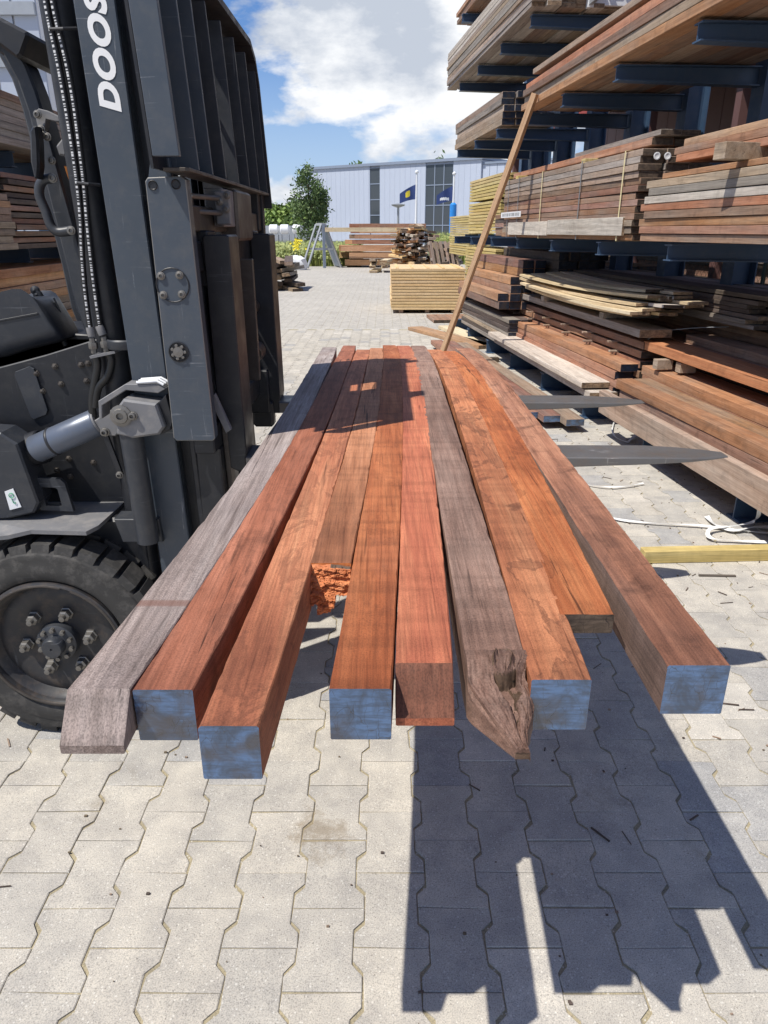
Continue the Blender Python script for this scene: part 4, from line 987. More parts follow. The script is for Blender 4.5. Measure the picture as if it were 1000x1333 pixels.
def stack(name, label, cat, origin, rot, cols, rows, wd, t, L, mats, ends, seed=0, gap=.004, jit=.02, ljit=.06, group=None, z0=0, skip=None, part='plank', bow=0, front=None, rowgap=.003, straps=(), strapmat='strap_y', single=None):
    """a bundle: local x across (0 = front face), local y along, z up; planks are parts"""
    rnd = random.Random(seed+100); root = empty(name, origin, rot, label=label, cat=cat, group=group)
    for r in range(rows):
        for c in range(cols):
            if skip and skip(c, r): continue
            # hidden inner pieces are not worth building
            if cols > 2 and 0 < c < cols-1 and 0 < r < rows-1 and (skip is None): 
                pass
            m = rnd.choice(mats); e = rnd.choice(ends)
            if front and c == 0: m = M[front[r % len(front)]]
            l = round(L+rnd.uniform(-ljit, ljit), 1 if ljit > .05 else 2)
            me = plank_mesh(wd, l, t, (m if not isinstance(m, str) else M[m], e if not isinstance(e, str) else M[e]), bow)
            inst(part, me, root, (wd/2+c*(wd+gap)+rnd.uniform(-jit, jit)*(.5 if cols > 1 else 1), rnd.uniform(-ljit, ljit), z0+t/2+r*(t+rowgap)+rnd.uniform(0, .001)), (rnd.gauss(0, .001), rnd.gauss(0, .003), rnd.gauss(0, .004)))
    H = rows*(t+rowgap); Wd = cols*(wd+gap)
    for i, sy in enumerate(straps):
        s = MB(); a, b = -.014, Wd+.012
        pts = [(a, -.006), (b, -.006), (b, H+.004), (a, H+.004)]
        for k in range(4):
            p, q = pts[k], pts[(k+1) % 4]; x0, x1 = sorted((p[0], q[0])); zz0, zz1 = sorted((p[1], q[1]))
            s.box(x0-.0008, x1+.0008, sy-.009, sy+.009, z0+zz0-.0008, z0+zz1+.0008)
        s.build('strap', M[strapmat if isinstance(strapmat, str) else strapmat[i % len(strapmat)]], root)
    return root
def rstack(name, label, u0, u1, w, z, **k):
    L = u1-u0; p = rk((u0+u1)/2, w, z); return stack(name, label, k.pop('cat', 'timber stack'), p, RROT, L=L, **k)

# the steel rack
rack = empty('cantilever_rack', rk(0, 1.1), RROT, label='navy blue steel cantilever rack with long arms carrying timber on the right', cat='rack')
def ibeam(m, a, b, w=.10, h=.13, t=.009, h1=None):
    """I section along local x from a to b"""
    h1 = h1 or h
    for (z0a, z0b, z1a, z1b, yw) in ((h-t, h, h-t, h, w), (0, t, h-h1, h-h1+t, w), (t, h-t, h-h1+t, h-t, t)):
        vs = [(a[0], a[1]-yw/2, a[2]+z1a), (a[0], a[1]+yw/2, a[2]+z1a), (a[0], a[1]+yw/2, a[2]+z1b), (a[0], a[1]-yw/2, a[2]+z1b),
              (b[0], b[1]-yw/2, b[2]+z0a), (b[0], b[1]+yw/2, b[2]+z0a), (b[0], b[1]+yw/2, b[2]+z0b), (b[0], b[1]-yw/2, b[2]+z0b)]
        m.add(vs, [(0,1,2,3),(4,5,6,7),(0,1,5,4),(1,2,6,5),(2,3,7,6),(3,0,4,7)])
U = [2.55+1.172*k for k in range(9)]
LV = (1.30, 2.50, 3.36, 4.20)
armm = MB(); ibeam(armm, (-1.1, 0, 0), (0, 0, 0), .10, .13, .009, .10); arm_me = armm.mesh('arm', M['navy'])
tipm = MB(); 
colm = MB(); z = 0
for (x0, x1, y0, y1) in ((0, .012, -.085, .085), (.188, .2, -.085, .085), (.012, .188, -.006, .006)): colm.box(x0, x1, y0, y1, 0, 5.2)
col_me = colm.mesh('upright', M['navy'])
basem = MB(); ibeam(basem, (-1.1, 0, .0), (0, 0, .0), .13, .17, .010); base_me = basem.mesh('base', M['navy'])
for i, u in enumerate(U):
    inst('upright', col_me, rack, (0, u, 0)); inst('base', base_me, rack, (0, u, 0))
    for j, z in enumerate(LV):
        uu = u+(.3 if j >= 2 and i >= 5 else 0)
        inst('arm', arm_me, rack, (-.012, u+(.0), z), (0, R(-.6), 0))
for z in (.4, 2.0, 3.0, 4.9):
    c = MB(); c.box(.08, .12, U[0], U[-1], z, z+.06); c.build('tie_bar', M['navy'], rack)

# top level loads
RMX = ('r_red', 'r_tan', 'r_tan', 'r_orange'); 
rstack('plank_bundle', 'grey brown planks high on the rack, seen from below, nearest bundle at the top right', 2.2, 8.35, -.06, 2.64, cols=7, rows=4, wd=.15, t=.055, mats=('r_tan', 'r_red', 'r_red', 'r_tan', 'r_orange'), ends=('end_tan', 'end_dark'), seed=1, ljit=.02, jit=.012)
rstack('loose_plank', 'single long tan plank lying askew on the top right bundle', 2.4, 8.15, -.02, 2.93, cols=1, rows=1, wd=.16, t=.045, mats=('r_tan',), ends=('end_tan',), seed=2, cat='plank', jit=0, ljit=0)
rstack('plank_bundle', 'thick bundle of pale grey boards on the highest far arms against the sky', 8.2, 12.6, -.08, 3.50, cols=7, rows=11, wd=.14, t=.04, mats=('r_tan', 'r_white', 'r_tan', 'r_grey'), ends=('end_tan',), seed=3, ljit=.05, jit=.025)
rstack('plank_bundle', 'few brown planks on the very top far arms, cut off by the picture edge', 10.8, 12.6, .05, 4.34, cols=6, rows=3, wd=.15, t=.05, mats=('r_red', 'r_orange', 'r_tan'), ends=('end_tan',), seed=4)
rstack('beam_bundle', 'grey bundle with black painted ends below the highest pale boards', 9.4, 12.15, .0, 2.64, cols=4, rows=5, wd=.15, t=.066, mats=('r_grey', 'r_tan'), ends=('end_navy',), seed=5, ljit=.05, skip=lambda c, r: c > 2 and r > 1)
# white frame standing by the highest bundle
def white_frame():
    root = empty('steel_crate', rk(7.9, .5, 3.50), RROT, label='white painted steel crate on the high arm beside the pale boards', cat='crate')
    for x in (0, .6):
        for y in (-.35, .3):
            MB().box(x-.03, x+.03, y-.03, y+.03, 0, .9, .003).build('post', M['white'], root)
    for z in (.02, .45, .82):
        MB().box(0, .6, -.37, -.33, z, z+.06, .003).build('rail', M['white'], root); MB().box(0, .6, .28, .32, z, z+.06, .003).build('rail', M['white'], root); MB().box(-.02, .02, -.33, .28, z, z+.06, .003).build('rail', M['greymetal'], root)
white_frame()
# middle shelf
rstack('strapped_bundle', 'long brown plank bundle held by straps with a pale bottom board, on the middle arms', 5.42, 9.0, -.03, 1.435, cols=3, rows=13, wd=.17, t=.041, mats=('r_red', 'r_grey', 'r_tan'), ends=('end_dark',), seed=6, ljit=.02, jit=.008,
       front=('r_orange', 'r_tan', 'r_tan', 'r_red', 'r_red', 'r_red', 'r_red', 'r_red', 'r_red', 'r_tan', 'r_tan', 'r_grey', 'r_tan'), straps=(-1.55, -.7, .35, 1.15, 1.55), strapmat=('strap_y', 'strap_g', 'strap_y', 'strap_g', 'strap_g'), rowgap=.004)
b = bpy.data.objects[[o.name for o in COL.objects if o.name.startswith('strapped_bundle')][-1]]
for (ya, yb, z0) in ((-1.66, .05, .03), (.06, 1.45, .022)):
    inst('pale_board', plank_mesh(.024, yb-ya, .125, (M['r_white'], M['end_tan'])), b, (-.014, (ya+yb)/2, z0+.0625), (0, 0, 0))
lb = MB(); lb.box(-.034, -.03, .95, 1.75, .20, .255); lb.build('label_strip', M['white'], b)
lb = MB()
for k in range(14): lb.box(-.0355, -.0343, 1.0+.05*k, 1.0+.05*k+random.uniform(.012, .032), .212, .244)
lb.build('label_print', M['black'], b)
# white end marks
for k in range(2):
    c = MB(); c.lathe((0, 0, 0), [(.024, 0), (.024, -.003), (.017, -.004), (.012, -.002), (.0005, -.001)], 18); c.build('end_cap', M['white'], b, loc=(.10+.075*k, -1.81, .535))
rstack('loose_plank', 'long orange brown plank resting on yellow blocks above the strapped bundle', 5.6, 9.1, .10, 2.055, cols=2, rows=1, wd=.16, t=.05, mats=('r_orange',), ends=('end_dark',), seed=8, cat='plank', ljit=.02, jit=.01)
rstack('loose_plank', 'short grey weathered plank piled crosswise on top of the orange planks on the middle shelf', 5.5, 7.2, .12, 2.108, cols=2, rows=1, wd=.15, t=.035, mats=('r_grey',), ends=('end_dark',), seed=9, cat='plank', ljit=.02, jit=.01)
for k, (u, lb_) in enumerate(((6.6, 'small yellow block under the orange planks, nearest to the viewer'), (8.6, 'small yellow block at the far end of the strapped bundle'))):
    inst('spacer_block', plank_mesh(.25, .09, .045, (M['r_yellow'], M['r_yellow'])), None, rk(u, .12, 2.03), (0, 0, RROT), label=lb_, cat='wood block')
rstack('plank_stack', 'orange and grey plank stack on the middle arms at the right picture edge', 2.9, 5.22, -.06, 1.435, cols=4, rows=8, wd=.17, t=.043, mats=('r_red', 'r_orange', 'r_tan'), ends=('end_dark', 'end_tan'), seed=10, ljit=.05, jit=.02,
       front=('r_red', 'r_orange', 'r_orange', 'r_red', 'r_orange', 'r_white', 'r_grey', 'r_tan'), rowgap=.003)
rstack('plank_stack', 'reddish planks lying on a block on top of the stack at the right picture edge', 2.9, 5.0, .02, 1.90, cols=3, rows=3, wd=.17, t=.04, mats=('r_orange', 'r_red'), ends=('end_dark',), seed=11, ljit=.05, jit=.02)
rstack('loose_plank', 'thin orange plank directly under the wood block at the right picture edge', 2.9, 5.05, -.045, 1.808, cols=2, rows=1, wd=.16, t=.03, mats=('r_orange',), ends=('end_tan',), seed=12, cat='plank', ljit=.03)
inst('spacer_block', plank_mesh(.34, .09, .08, (M['r_tan'], M['r_tan'])), None, rk(4.15, -.02, 1.88), (0, 0, RROT+R(8)), label='tan wood block sticking out between reddish planks at the right edge', cat='wood block')
# beyond the strapped bundle
rstack('plank_stack', 'dark red planks with black ends behind the leaning pole on the middle arms', 9.15, 10.6, .28, 1.435, cols=4, rows=5, wd=.15, t=.05, mats=('r_red', 'r_dark'), ends=('end_navy',), seed=13)
rstack('plank_stack', 'black weathered crooked boards behind the leaning pole', 9.2, 10.7, .5, 1.70, cols=3, rows=7, wd=.16, t=.045, mats=('r_dark',), ends=('end_navy',), seed=14, jit=.08, ljit=.1)
def yellow_stack(u0, w0, z, rows, label, seed, cols=5):
    rstack('treated_timber_stack', label, u0, u0+2.6, w0, z, cols=cols, rows=rows, wd=.14, t=.045, mats=('r_yellow',), ends=('r_yellow',), seed=seed, ljit=.02, jit=.006, rowgap=.012)
yellow_stack(13.6, 1.12, 1.45, 10, 'tall yellow treated timber stack standing left of the black boards, upper pack', 15, 5)
yellow_stack(13.6, 1.12, 2.05, 7, 'top pack of yellow treated timber, highest of its pile', 16, 5)
yellow_stack(13.8, 1.12, .45, 13, 'yellow treated timber pack below the rack arms, lowest of its pile', 17, 5)
yellow_stack(19.0, 1.75, .9, 17, 'smaller yellow timber pile further off beside the blue flagpole cover', 18, 4)
far = empty('far_rack', rk(14.6, 2.15), RROT, label='far part of the navy steel rack carrying yellow timber', cat='rack')
for k in range(3):
    inst('upright', col_me, far, (0, -1+1.3*k, 0)); inst('arm', arm_me, far, (0, -1+1.3*k, 1.3)); inst('base', base_me, far, (0, -1+1.3*k, 0))

# lower shelf, far bay (behind the pole)
rstack('beam_stack', 'stepped red beams with navy painted ends under the middle arms near the pole', 8.9, 11.3, -.05, .62, cols=4, rows=6, wd=.13, t=.09, mats=('r_red', 'r_orange'), ends=('end_navy',), seed=20, skip=lambda c, r: c < r//2, ljit=.03, jit=.005)
rstack('beam_stack', 'weathered brown planks with blue-black ends at the foot of the rack near the pole', 8.6, 11.2, .0, .20, cols=4, rows=7, wd=.14, t=.045, mats=('r_grey', 'r_tan', 'r_dark'), ends=('end_navy',), seed=21, ljit=.05)
rstack('beam_stack', 'block of dark beams with navy ends deep in the rack below the strapped bundle', 8.6, 11.0, .55, .62, cols=5, rows=7, wd=.11, t=.09, mats=('r_dark',), ends=('end_navy',), seed=22, ljit=.03)
# lower shelf, middle bay
rstack('loose_board', 'bleached whitish board lying in front at the foot of the rack, upper of two', 5.85, 9.05, -.12, .30, cols=1, rows=1, wd=.24, t=.045, mats=('r_white',), ends=('end_tan',), seed=30, cat='board', ljit=0, jit=0)
rstack('loose_board', 'bleached board at the foot of the rack, lower one of two', 5.75, 8.9, -.08, .235, cols=1, rows=1, wd=.24, t=.05, mats=('r_white',), ends=('end_tan',), seed=31, cat='board', ljit=0, jit=0)
rstack('plank_stack', 'orange brown planks with navy ends right behind the bleached boards', 5.75, 9.2, .12, .19, cols=2, rows=5, wd=.18, t=.062, mats=('r_orange', 'r_red', 'r_tan'), ends=('end_navy',), seed=32, ljit=.04)
rstack('separated_stack', 'reddish planks stacked with thin stickers below the thick grey plank', 5.7, 9.1, .28, .19, cols=4, rows=7, wd=.17, t=.055, mats=('r_orange', 'r_red'), ends=('end_dark',), seed=33, ljit=.05, rowgap=.018)
sst = bpy.data.objects[[o.name for o in COL.objects if o.name.startswith('separated_stack')][-1]]
for r in range(3, 7):
    for k in range(6):
        inst('sticker', plank_mesh(.62, .035, .016, (M['r_tan'], M['r_tan'])), sst, (.24, -1.5+.6*k+.05*r, -.006+r*.073), (0, 0, 0))
rstack('thick_plank', 'thick dull grey red plank with light end lying above the separated planks', 5.6, 8.95, .22, .735, cols=1, rows=1, wd=.26, t=.06, mats=('r_grey',), ends=('end_tan',), seed=34, cat='plank', ljit=0, jit=0)
for k, (u, lb_) in enumerate(((6.35, 'small grey bearer block nearest the end of the thick grey plank'), (8.0, 'small grey bearer block halfway along the thick grey plank'))):
    inst('spacer_block', plank_mesh(.5, .09, .05, (M['r_grey'], M['r_grey'])), None, rk(u, .44, .823), (0, 0, RROT), label=lb_, cat='wood block')
# curved yellowish boards
def bowed_boards():
    rnd = random.Random(40); root = empty('sawn_board_pile', rk(7.2, .16, .85), RROT, label='loose pile of bowed yellowish sawn boards on the lower rack shelf', cat='board pile')
    for r in range(7):
        for c in range(3):
            if r > 3 and c == 0 and rnd.random() < .6: continue
            L = rnd.choice((2.6, 2.9, 3.2)); t = .022
            me = plank_mesh(.15, L, t, (M[rnd.choice(('r_pale', 'r_pale', 'r_pale', 'r_white'))], M['end_tan' if rnd.random() < .7 else 'end_dark']), bow=-.03)
            inst('board', me, root, (.07+.16*c+rnd.uniform(-.04, .04), rnd.uniform(-.25, .05), .045+r*.027+rnd.uniform(0, .003)), (rnd.gauss(0, .004), rnd.gauss(0, .02), rnd.gauss(0, .03)))
bowed_boards()
rstack('dark_board_stack', 'long stack of dark weathered boards with uneven ends behind the yellowish boards', 5.0, 9.4, .72, .86, cols=5, rows=7, wd=.14, t=.03, mats=('r_dark', 'r_dark', 'r_grey'), ends=('end_dark', 'end_tan'), seed=41, ljit=.12, jit=.03)
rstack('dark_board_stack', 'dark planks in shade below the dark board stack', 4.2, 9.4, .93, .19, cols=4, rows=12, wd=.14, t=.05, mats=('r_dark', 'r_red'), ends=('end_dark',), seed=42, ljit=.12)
# lower shelf, near bay
inst('wide_plank', plank_mesh(.05, 3.1, .17, (M['r_tan'], M['end_tan'])), None, rk(3.9, -.10, .285), (0, R(-4), RROT), label='wide tan plank set on edge at the front of the lowest near shelf', cat='plank')
rstack('plank_stack', 'orange brown beams directly behind the wide plank on edge', 2.3, 5.35, -.04, .19, cols=2, rows=4, wd=.12, t=.068, mats=('r_orange', 'r_red'), ends=('end_navy', 'end_dark'), seed=50, ljit=.04)
rstack('plank_stack', 'second row of brown beams behind the wide plank, under small blocks', 2.3, 5.5, .24, .19, cols=2, rows=5, wd=.15, t=.066, mats=('r_red', 'r_orange', 'r_orange'), ends=('end_dark',), seed=51, ljit=.06)
rstack('plank_stack', 'rear brown beams in the near lower shelf', 2.3, 5.5, .60, .19, cols=2, rows=5, wd=.18, t=.066, mats=('r_dark', 'r_red'), ends=('end_dark',), seed=52, ljit=.06)
rstack('thick_plank', 'bright red orange thick plank on top of the near lower stack', 2.4, 5.7, .30, .63, cols=1, rows=1, wd=.24, t=.065, mats=('w_red_thick',), ends=('w_red_thick',), seed=55, cat='plank', ljit=0, jit=0)
rstack('thick_plank', 'reddish plank lying behind the bright red orange thick plank', 2.4, 5.6, .58, .63, cols=1, rows=2, wd=.2, t=.06, mats=('r_red',), ends=('r_orange',), seed=54, cat='plank', ljit=.05, jit=.02)
for (u, w, lb_) in ((5.15, .22, 'upright grey wood block at the far end of the near lower stack'), (5.3, .12, 'tan wood block beside the upright grey block on the near lower stack')):
    inst('spacer_block', plank_mesh(.12, .07, .07, (M['r_tan'], M['r_tan'])), None, rk(u, w+.15, .585), (0, 0, RROT), label=lb_, cat='wood block')
def bent_strap():
    a = [rk(5.75, .35, .70), rk(5.7, .42, .76), rk(5.6, .6, .80), rk(5.5, .85, .82)]
    m = MB(); pts = smoothpath(a, 5)
    for p, q in zip(pts[:-1], pts[1:]):
        m.add([p+Vector((0, -.012, 0)), p+Vector((0, .012, 0)), q+Vector((0, .012, 0)), q+Vector((0, -.012, 0)), p+Vector((0, -.012, .003)), p+Vector((0, .012, .003)), q+Vector((0, .012, .003)), q+Vector((0, -.012, .003))], [(0,1,2,3),(4,5,6,7),(0,1,5,4),(2,3,7,6),(1,2,6,5),(3,0,4,7)])
    m.build('bent_strip', M['greymetal'], label='bent grey metal strip sticking out beside the thick grey plank', cat='metal strip')
bent_strap()
# planks on the ground between load and rack
for k, (x, lb_, mt) in enumerate(((.0, 'reddish plank with blue end lying on the paving beyond the forks, nearest to the load', 'r_orange'), (.165, 'brown plank with blue end on the paving, middle of three beyond the forks', 'r_red'), (.32, 'brown plank on the paving beyond the forks, nearest to the rack', 'r_tan'))):
    L = 4.2; p = at_z(700+30*k, 540, .1); ctr = Vector((1.17+x, 5.75+L/2-.12*k, 0))+Vector((-.103*L/2, 0, 0))
    inst('ground_plank', plank_mesh(.15, L, .055, (M[mt], M['end_blue'])), None, (ctr.x, ctr.y, .085), (0, 0, RROT+R(.7)), label=lb_, cat='plank')
for k, (y, lb_) in enumerate(((6.4, 'timber bearer under the three ground planks, near the viewer'), (8.8, 'timber bearer under the three ground planks, far one'))):
    inst('bearer', plank_mesh(.7, .08, .056, (M['r_dark'], M['r_dark'])), None, (1.37-.103*(y-5.75), y, .029), (0, 0, RROT), label=lb_, cat='bearer')
# yellow square timber on the paving
p = at_z(836, 722, .035); q = at_z(1120, 716, .035)
inst('yellow_batten', plank_mesh(.062, (q-p).length, .062, (M['r_yellow'], M['r_yellow'])), None, ((p.x+q.x)/2, (p.y+q.y)/2, .0325), (0, 0, math.atan2(-(q-p).x, (q-p).y)), label='yellow treated square batten lying on the paving right of the load', cat='batten')
p = at_z(934, 748, .01); inst('dark_stick', plank_mesh(.012, .17, .008, (M['r_dark'], M['r_dark'])), None, (p.x, p.y, .005), (0, 0, R(88)), label='small dark stick on the paving in front of the yellow batten', cat='stick')
# leaning pole
a = Vector((.60, 8.25, .0)); b_ = rk(8.42, -.03, 2.78)
b_ = at_y(697, 122, 7.7); d = (b_-a); m = MB(); m.box(-.033, .033, -.026, .026, 0, d.length, .002)
o = m.build('leaning_pole', M['stick'], loc=a, label='long light brown wooden pole leaning against the rack arm', cat='pole'); o.rotation_euler = d.to_track_quat('Z', 'Y').to_euler()
# white plastic strapping on the ground
def ribbon(pts, w, name, label, mat='strap'):
    pts = smoothpath(pts, 7); m = MB()
    L, Rr = [], []
    for i, p in enumerate(pts):
        t = (pts[min(i+1, len(pts)-1)]-pts[max(i-1, 0)]).normalized(); s = t.cross(Vector((0, 0, 1)))
        s = (s.normalized() if s.length > .05 else Vector((1, 0, 0)))*w/2; s = s+Vector((0, 0, .35*w/2*math.sin(i*.5))); L.append(p-s); Rr.append(p+s)
    n = len(pts); vs = L+Rr+[v+Vector((0, 0, .0015)) for v in L]+[v+Vector((0, 0, .0015)) for v in Rr]; fs = []
    for i in range(n-1): fs += [(i, i+1, n+i+1, n+i), (2*n+i, 2*n+i+1, 3*n+i+1, 3*n+i), (i, i+1, 2*n+i+1, 2*n+i), (n+i, n+i+1, 3*n+i+1, 3*n+i)]
    m.add(vs, fs); return m.build(name, M[mat], label=label, cat='strap')
Z = lambda x, y, z=.012: at_z(x, y, z)
ribbon([Z(770, 661, .01), Z(800, 675), Z(850, 681), Z(910, 684, .015), Z(960, 690), Z(1020, 696)], .016, 'plastic_strap', 'long white plastic strap running across the paving to the rack foot')
ribbon([Z(1010, 706), Z(960, 704), Z(925, 700, .02), Z(926, 688, .03), Z(960, 684, .03), Z(985, 676, .06), at_y(989, 650, 3.45), at_y(991, 632, 3.5)], .02, 'plastic_strap', 'looped white plastic strap curling up at the rack foot')
ribbon([Z(1030, 688), Z(985, 686, .015), Z(955, 690, .02), Z(930, 682, .015), Z(920, 672)], .026, 'plastic_strap', 'wide white plastic strap lying over the looped one')
ribbon([Z(764, 631), Z(790, 634, .015), Z(815, 633), Z(838, 629)], .014, 'plastic_strap', 'short white plastic strap piece on the paving between load and rack')
ribbon([Z(818, 575), Z(826, 568, .02), Z(838, 562, .03), Z(860, 561)], .02, 'plastic_strap', 'white plastic strap end beside the nearer fork tip')
ribbon([Z(800, 548), Z(797, 560, .03), Z(803, 570, .02), Z(818, 576)], .010, 'plastic_strap', 'thin white strap loop between the two fork tips')

# ------------------------------------------------------------------ behind the right rack: fence, shed, shrub
fence = empty('chain_link_fence', rk(6, 2.6), RROT, label='dark chain link fence behind the timber rack', cat='fence')
wm = MB(); 
for s in (1, -1):
    for k in range(-12, 100):
        y0 = -5+.11*k; a = (0, y0 if s > 0 else y0, .05); b2 = (0, y0+1.9*s, 1.95)
        lo, hi = -5, 6.5
        ya, za, yb, zb = a[1], a[2], b2[1], b2[2]
        if ya < lo or ya > hi or yb < lo or yb > hi: continue
        wm.tube([(0, ya, za), (0, yb, zb)], .0022, 3, cap=False)
wm.build('wire_mesh', M['wire'], fence, kind='stuff')
for k in range(6): MB().cyl((0, -5+2.3*k, 0), (0, -5+2.3*k, 2.0), .024, 10).build('post', M['wire'], fence, True)
MB().cyl((0, -5, 1.97), (0, 6.5, 1.97), .018, 8).build('rail', M['wire'], fence, True)
shed = empty('open_shed', rk(11, 4.6), RROT, label='dark open shed with reddish brown roof behind the rack on the right', cat='shed')
for k in range(34): MB().box(.9, .96, -9+.55*k, -8.47+.55*k, 0, 4.6).build('wall_panel', M['shed'], shed)
m = MB(); m.prism([(-1.6, 3.55), (1.2, 4.75), (1.2, 4.85), (-1.6, 3.67)], -9.2, 9.6); m.build('roof', M['shed'], shed)
MB().box(-1.68, -1.6, -9.2, 9.6, 3.45, 3.72).build('fascia', M['redpaint'], shed)
for k in range(8): MB().box(-1.5, -1.36, -9+2.6*k, -8.86+2.6*k, 0, 3.6).build('post', M['shed'], shed)
gp = rk(5.2, 2.35); m = MB().box(-.05, .05, -.05, .05, 0, 3.0, .004).build('green_post', M['lightgreen'], loc=gp, label='light green painted post with red edge behind the rack at the right picture edge', cat='post')
MB().box(-.075, -.052, -.05, .05, 0, 3.0, .002).build('red_edge', M['redpaint'], m)
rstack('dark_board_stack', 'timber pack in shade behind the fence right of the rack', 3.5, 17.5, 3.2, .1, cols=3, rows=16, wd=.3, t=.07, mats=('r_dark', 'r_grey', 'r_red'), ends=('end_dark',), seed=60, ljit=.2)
rstack('dark_board_stack', 'upper timber pack in the open shed seen above the middle shelf', 4.2, 12.8, 3.5, 1.9, cols=3, rows=10, wd=.3, t=.07, mats=('r_grey', 'r_tan', 'r_red'), ends=('end_dark',), seed=61, ljit=.2)
rstack('dark_board_stack', 'blue-white and brown timber pack seen between the upper arms', 8.5, 13, 1.6, 1.9, cols=4, rows=9, wd=.2, t=.05, mats=('r_grey', 'r_tan', 'r_white'), ends=('end_dark',), seed=62, ljit=.1)
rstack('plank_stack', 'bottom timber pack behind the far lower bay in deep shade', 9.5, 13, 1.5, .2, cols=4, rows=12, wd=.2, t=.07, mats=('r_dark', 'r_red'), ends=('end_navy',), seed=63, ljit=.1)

def leaves(center, rad, n, size, seed, mat, name, parent=None, clumps=26, flat=1.0, **k):
    rnd = random.Random(seed); m = MB(); cs = []
    for _ in range(clumps):
        while True:
            p = Vector((rnd.uniform(-1, 1), rnd.uniform(-1, 1), rnd.uniform(-1, 1)))
            if .25 < p.length < 1: break
        cs.append((Vector((p.x*rad[0], p.y*rad[1], p.z*rad[2])), rnd.uniform(.22, .42)))
    for i in range(n):
        c, s = cs[i % clumps]; q = Vector((rnd.gauss(0, 1), rnd.gauss(0, 1), rnd.gauss(0, .8)))*.55*s
        p = Vector(center)+c+Vector((q.x*rad[0], q.y*rad[1], q.z*rad[2]))
        if p.z < .02: p.z = .02+rnd.random()*.2
        a = Vector((rnd.gauss(0, 1), rnd.gauss(0, 1), rnd.gauss(0, 1))).normalized(); b = a.cross(Vector((rnd.gauss(0, 1), rnd.gauss(0, 1), rnd.gauss(0, 1)))).normalized(); z = size*rnd.uniform(.6, 1.4)
        m.add([p-a*z, p+b*z*.45, p+a*z, p-b*z*.45], [(0, 1, 2, 3)])
    me = m.mesh(name, M[mat], fix=False); return inst(name, me, parent, **k)
def tree(loc, h, rad, n, size, seed, label, mat='leaf', group=None):
    rnd = random.Random(seed); root = empty('broadleaf_tree', loc, 0, label=label, cat='tree', group=group); m = MB()
    m.tube([(0, 0, 0), (.02*h, 0, h*.35), (0, .01*h, h*.85)], [.022*h, .016*h, .004*h], 8)
    for k in range(9):
        a = rnd.uniform(0, 6.28); z = h*(.3+.055*k); r = rad*rnd.uniform(.5, .9)
        m.tube([(0, 0, z), (r*.5*math.cos(a), r*.5*math.sin(a), z+r*.35), (r*math.cos(a), r*math.sin(a), z+r*.8)], [.008*h, .005*h, .002*h], 6)
    m.build('trunk', M['bark'], root, True)
    leaves((0, 0, h*.6), (rad, rad, h*.42), n, size, seed, mat, 'crown', root, 34)
    return root
sh = tree(rk(4.8, 3.4), 2.0, .7, 1800, .05, 3, 'bright green shrub behind the fence at the right picture edge', 'leaf2')
blu = MB(); blu.lathe(tuple(rk(4.95, 2.1, .62)), [(.001, .28), (.2, .26), (.32, .15), (.36, 0), (.34, -.1), (.36, -.6)], 20, ax=2); blu.build('blue_tarpaulin_heap', M['navy'], smooth=True, label='dark blue covered heap beside the dark boards at the right edge', cat='tarpaulin')

# ------------------------------------------------------------------ yard in the middle distance
# pale boards stack
p0 = at_z(509, 408, 0); p1 = at_z(604, 408, 0)
wdt = (p1-p0).length
stackroot = empty('pale_board_stack', (p0.x, p0.y, 0), math.atan2((p1-p0).y, (p1-p0).x), label='neat stack of pale yellow boards standing alone in the yard', cat='timber stack')
rnd = random.Random(70)
for r in range(14):
    inst('board', plank_mesh(1.9, wdt, .043, (M['deal'], M['deal'])), stackroot, (wdt/2+rnd.uniform(-.012, .012), .95, .07+.055*r+.02), (0, 0, R(90)))
    for k in range(5): inst('sticker', plank_mesh(.05, 1.8, .011, (M['deal'], M['deal'])), stackroot, (.12+k*(wdt-.24)/4, .98, .07+.055*r+.048), (0, 0, 0))
for k in range(3): inst('bearer', plank_mesh(.08, 1.8, .068, (M['r_tan'], M['r_tan'])), stackroot, (.2+k*(wdt-.4)/2, .95, .034), (0, 0, 0))
p = at_z(588, 416, .03); inst('ground_plank', plank_mesh(.75, .9, .05, (M['r_red'], M['end_dark'])), None, (p.x, p.y+.2, .03), (0, 0, R(5)), label='dark red board lying on the paving in front of the pale stack', cat='board')
for k, (x, y, l, a, lb_) in enumerate(((583, 438, 2.2, 24, 'orange plank on the paving left of the pole foot'), (608, 437, 2.2, 12, 'pale plank on the paving right of the pole foot'))):
    p = at_z(x, y, .03); inst('ground_plank', plank_mesh(.26, l, .05, (M[('r_orange', 'r_pale')[k]], M['end_tan'])), None, (p.x, p.y, .028), (0, 0, R(a)), label=lb_, cat='plank')

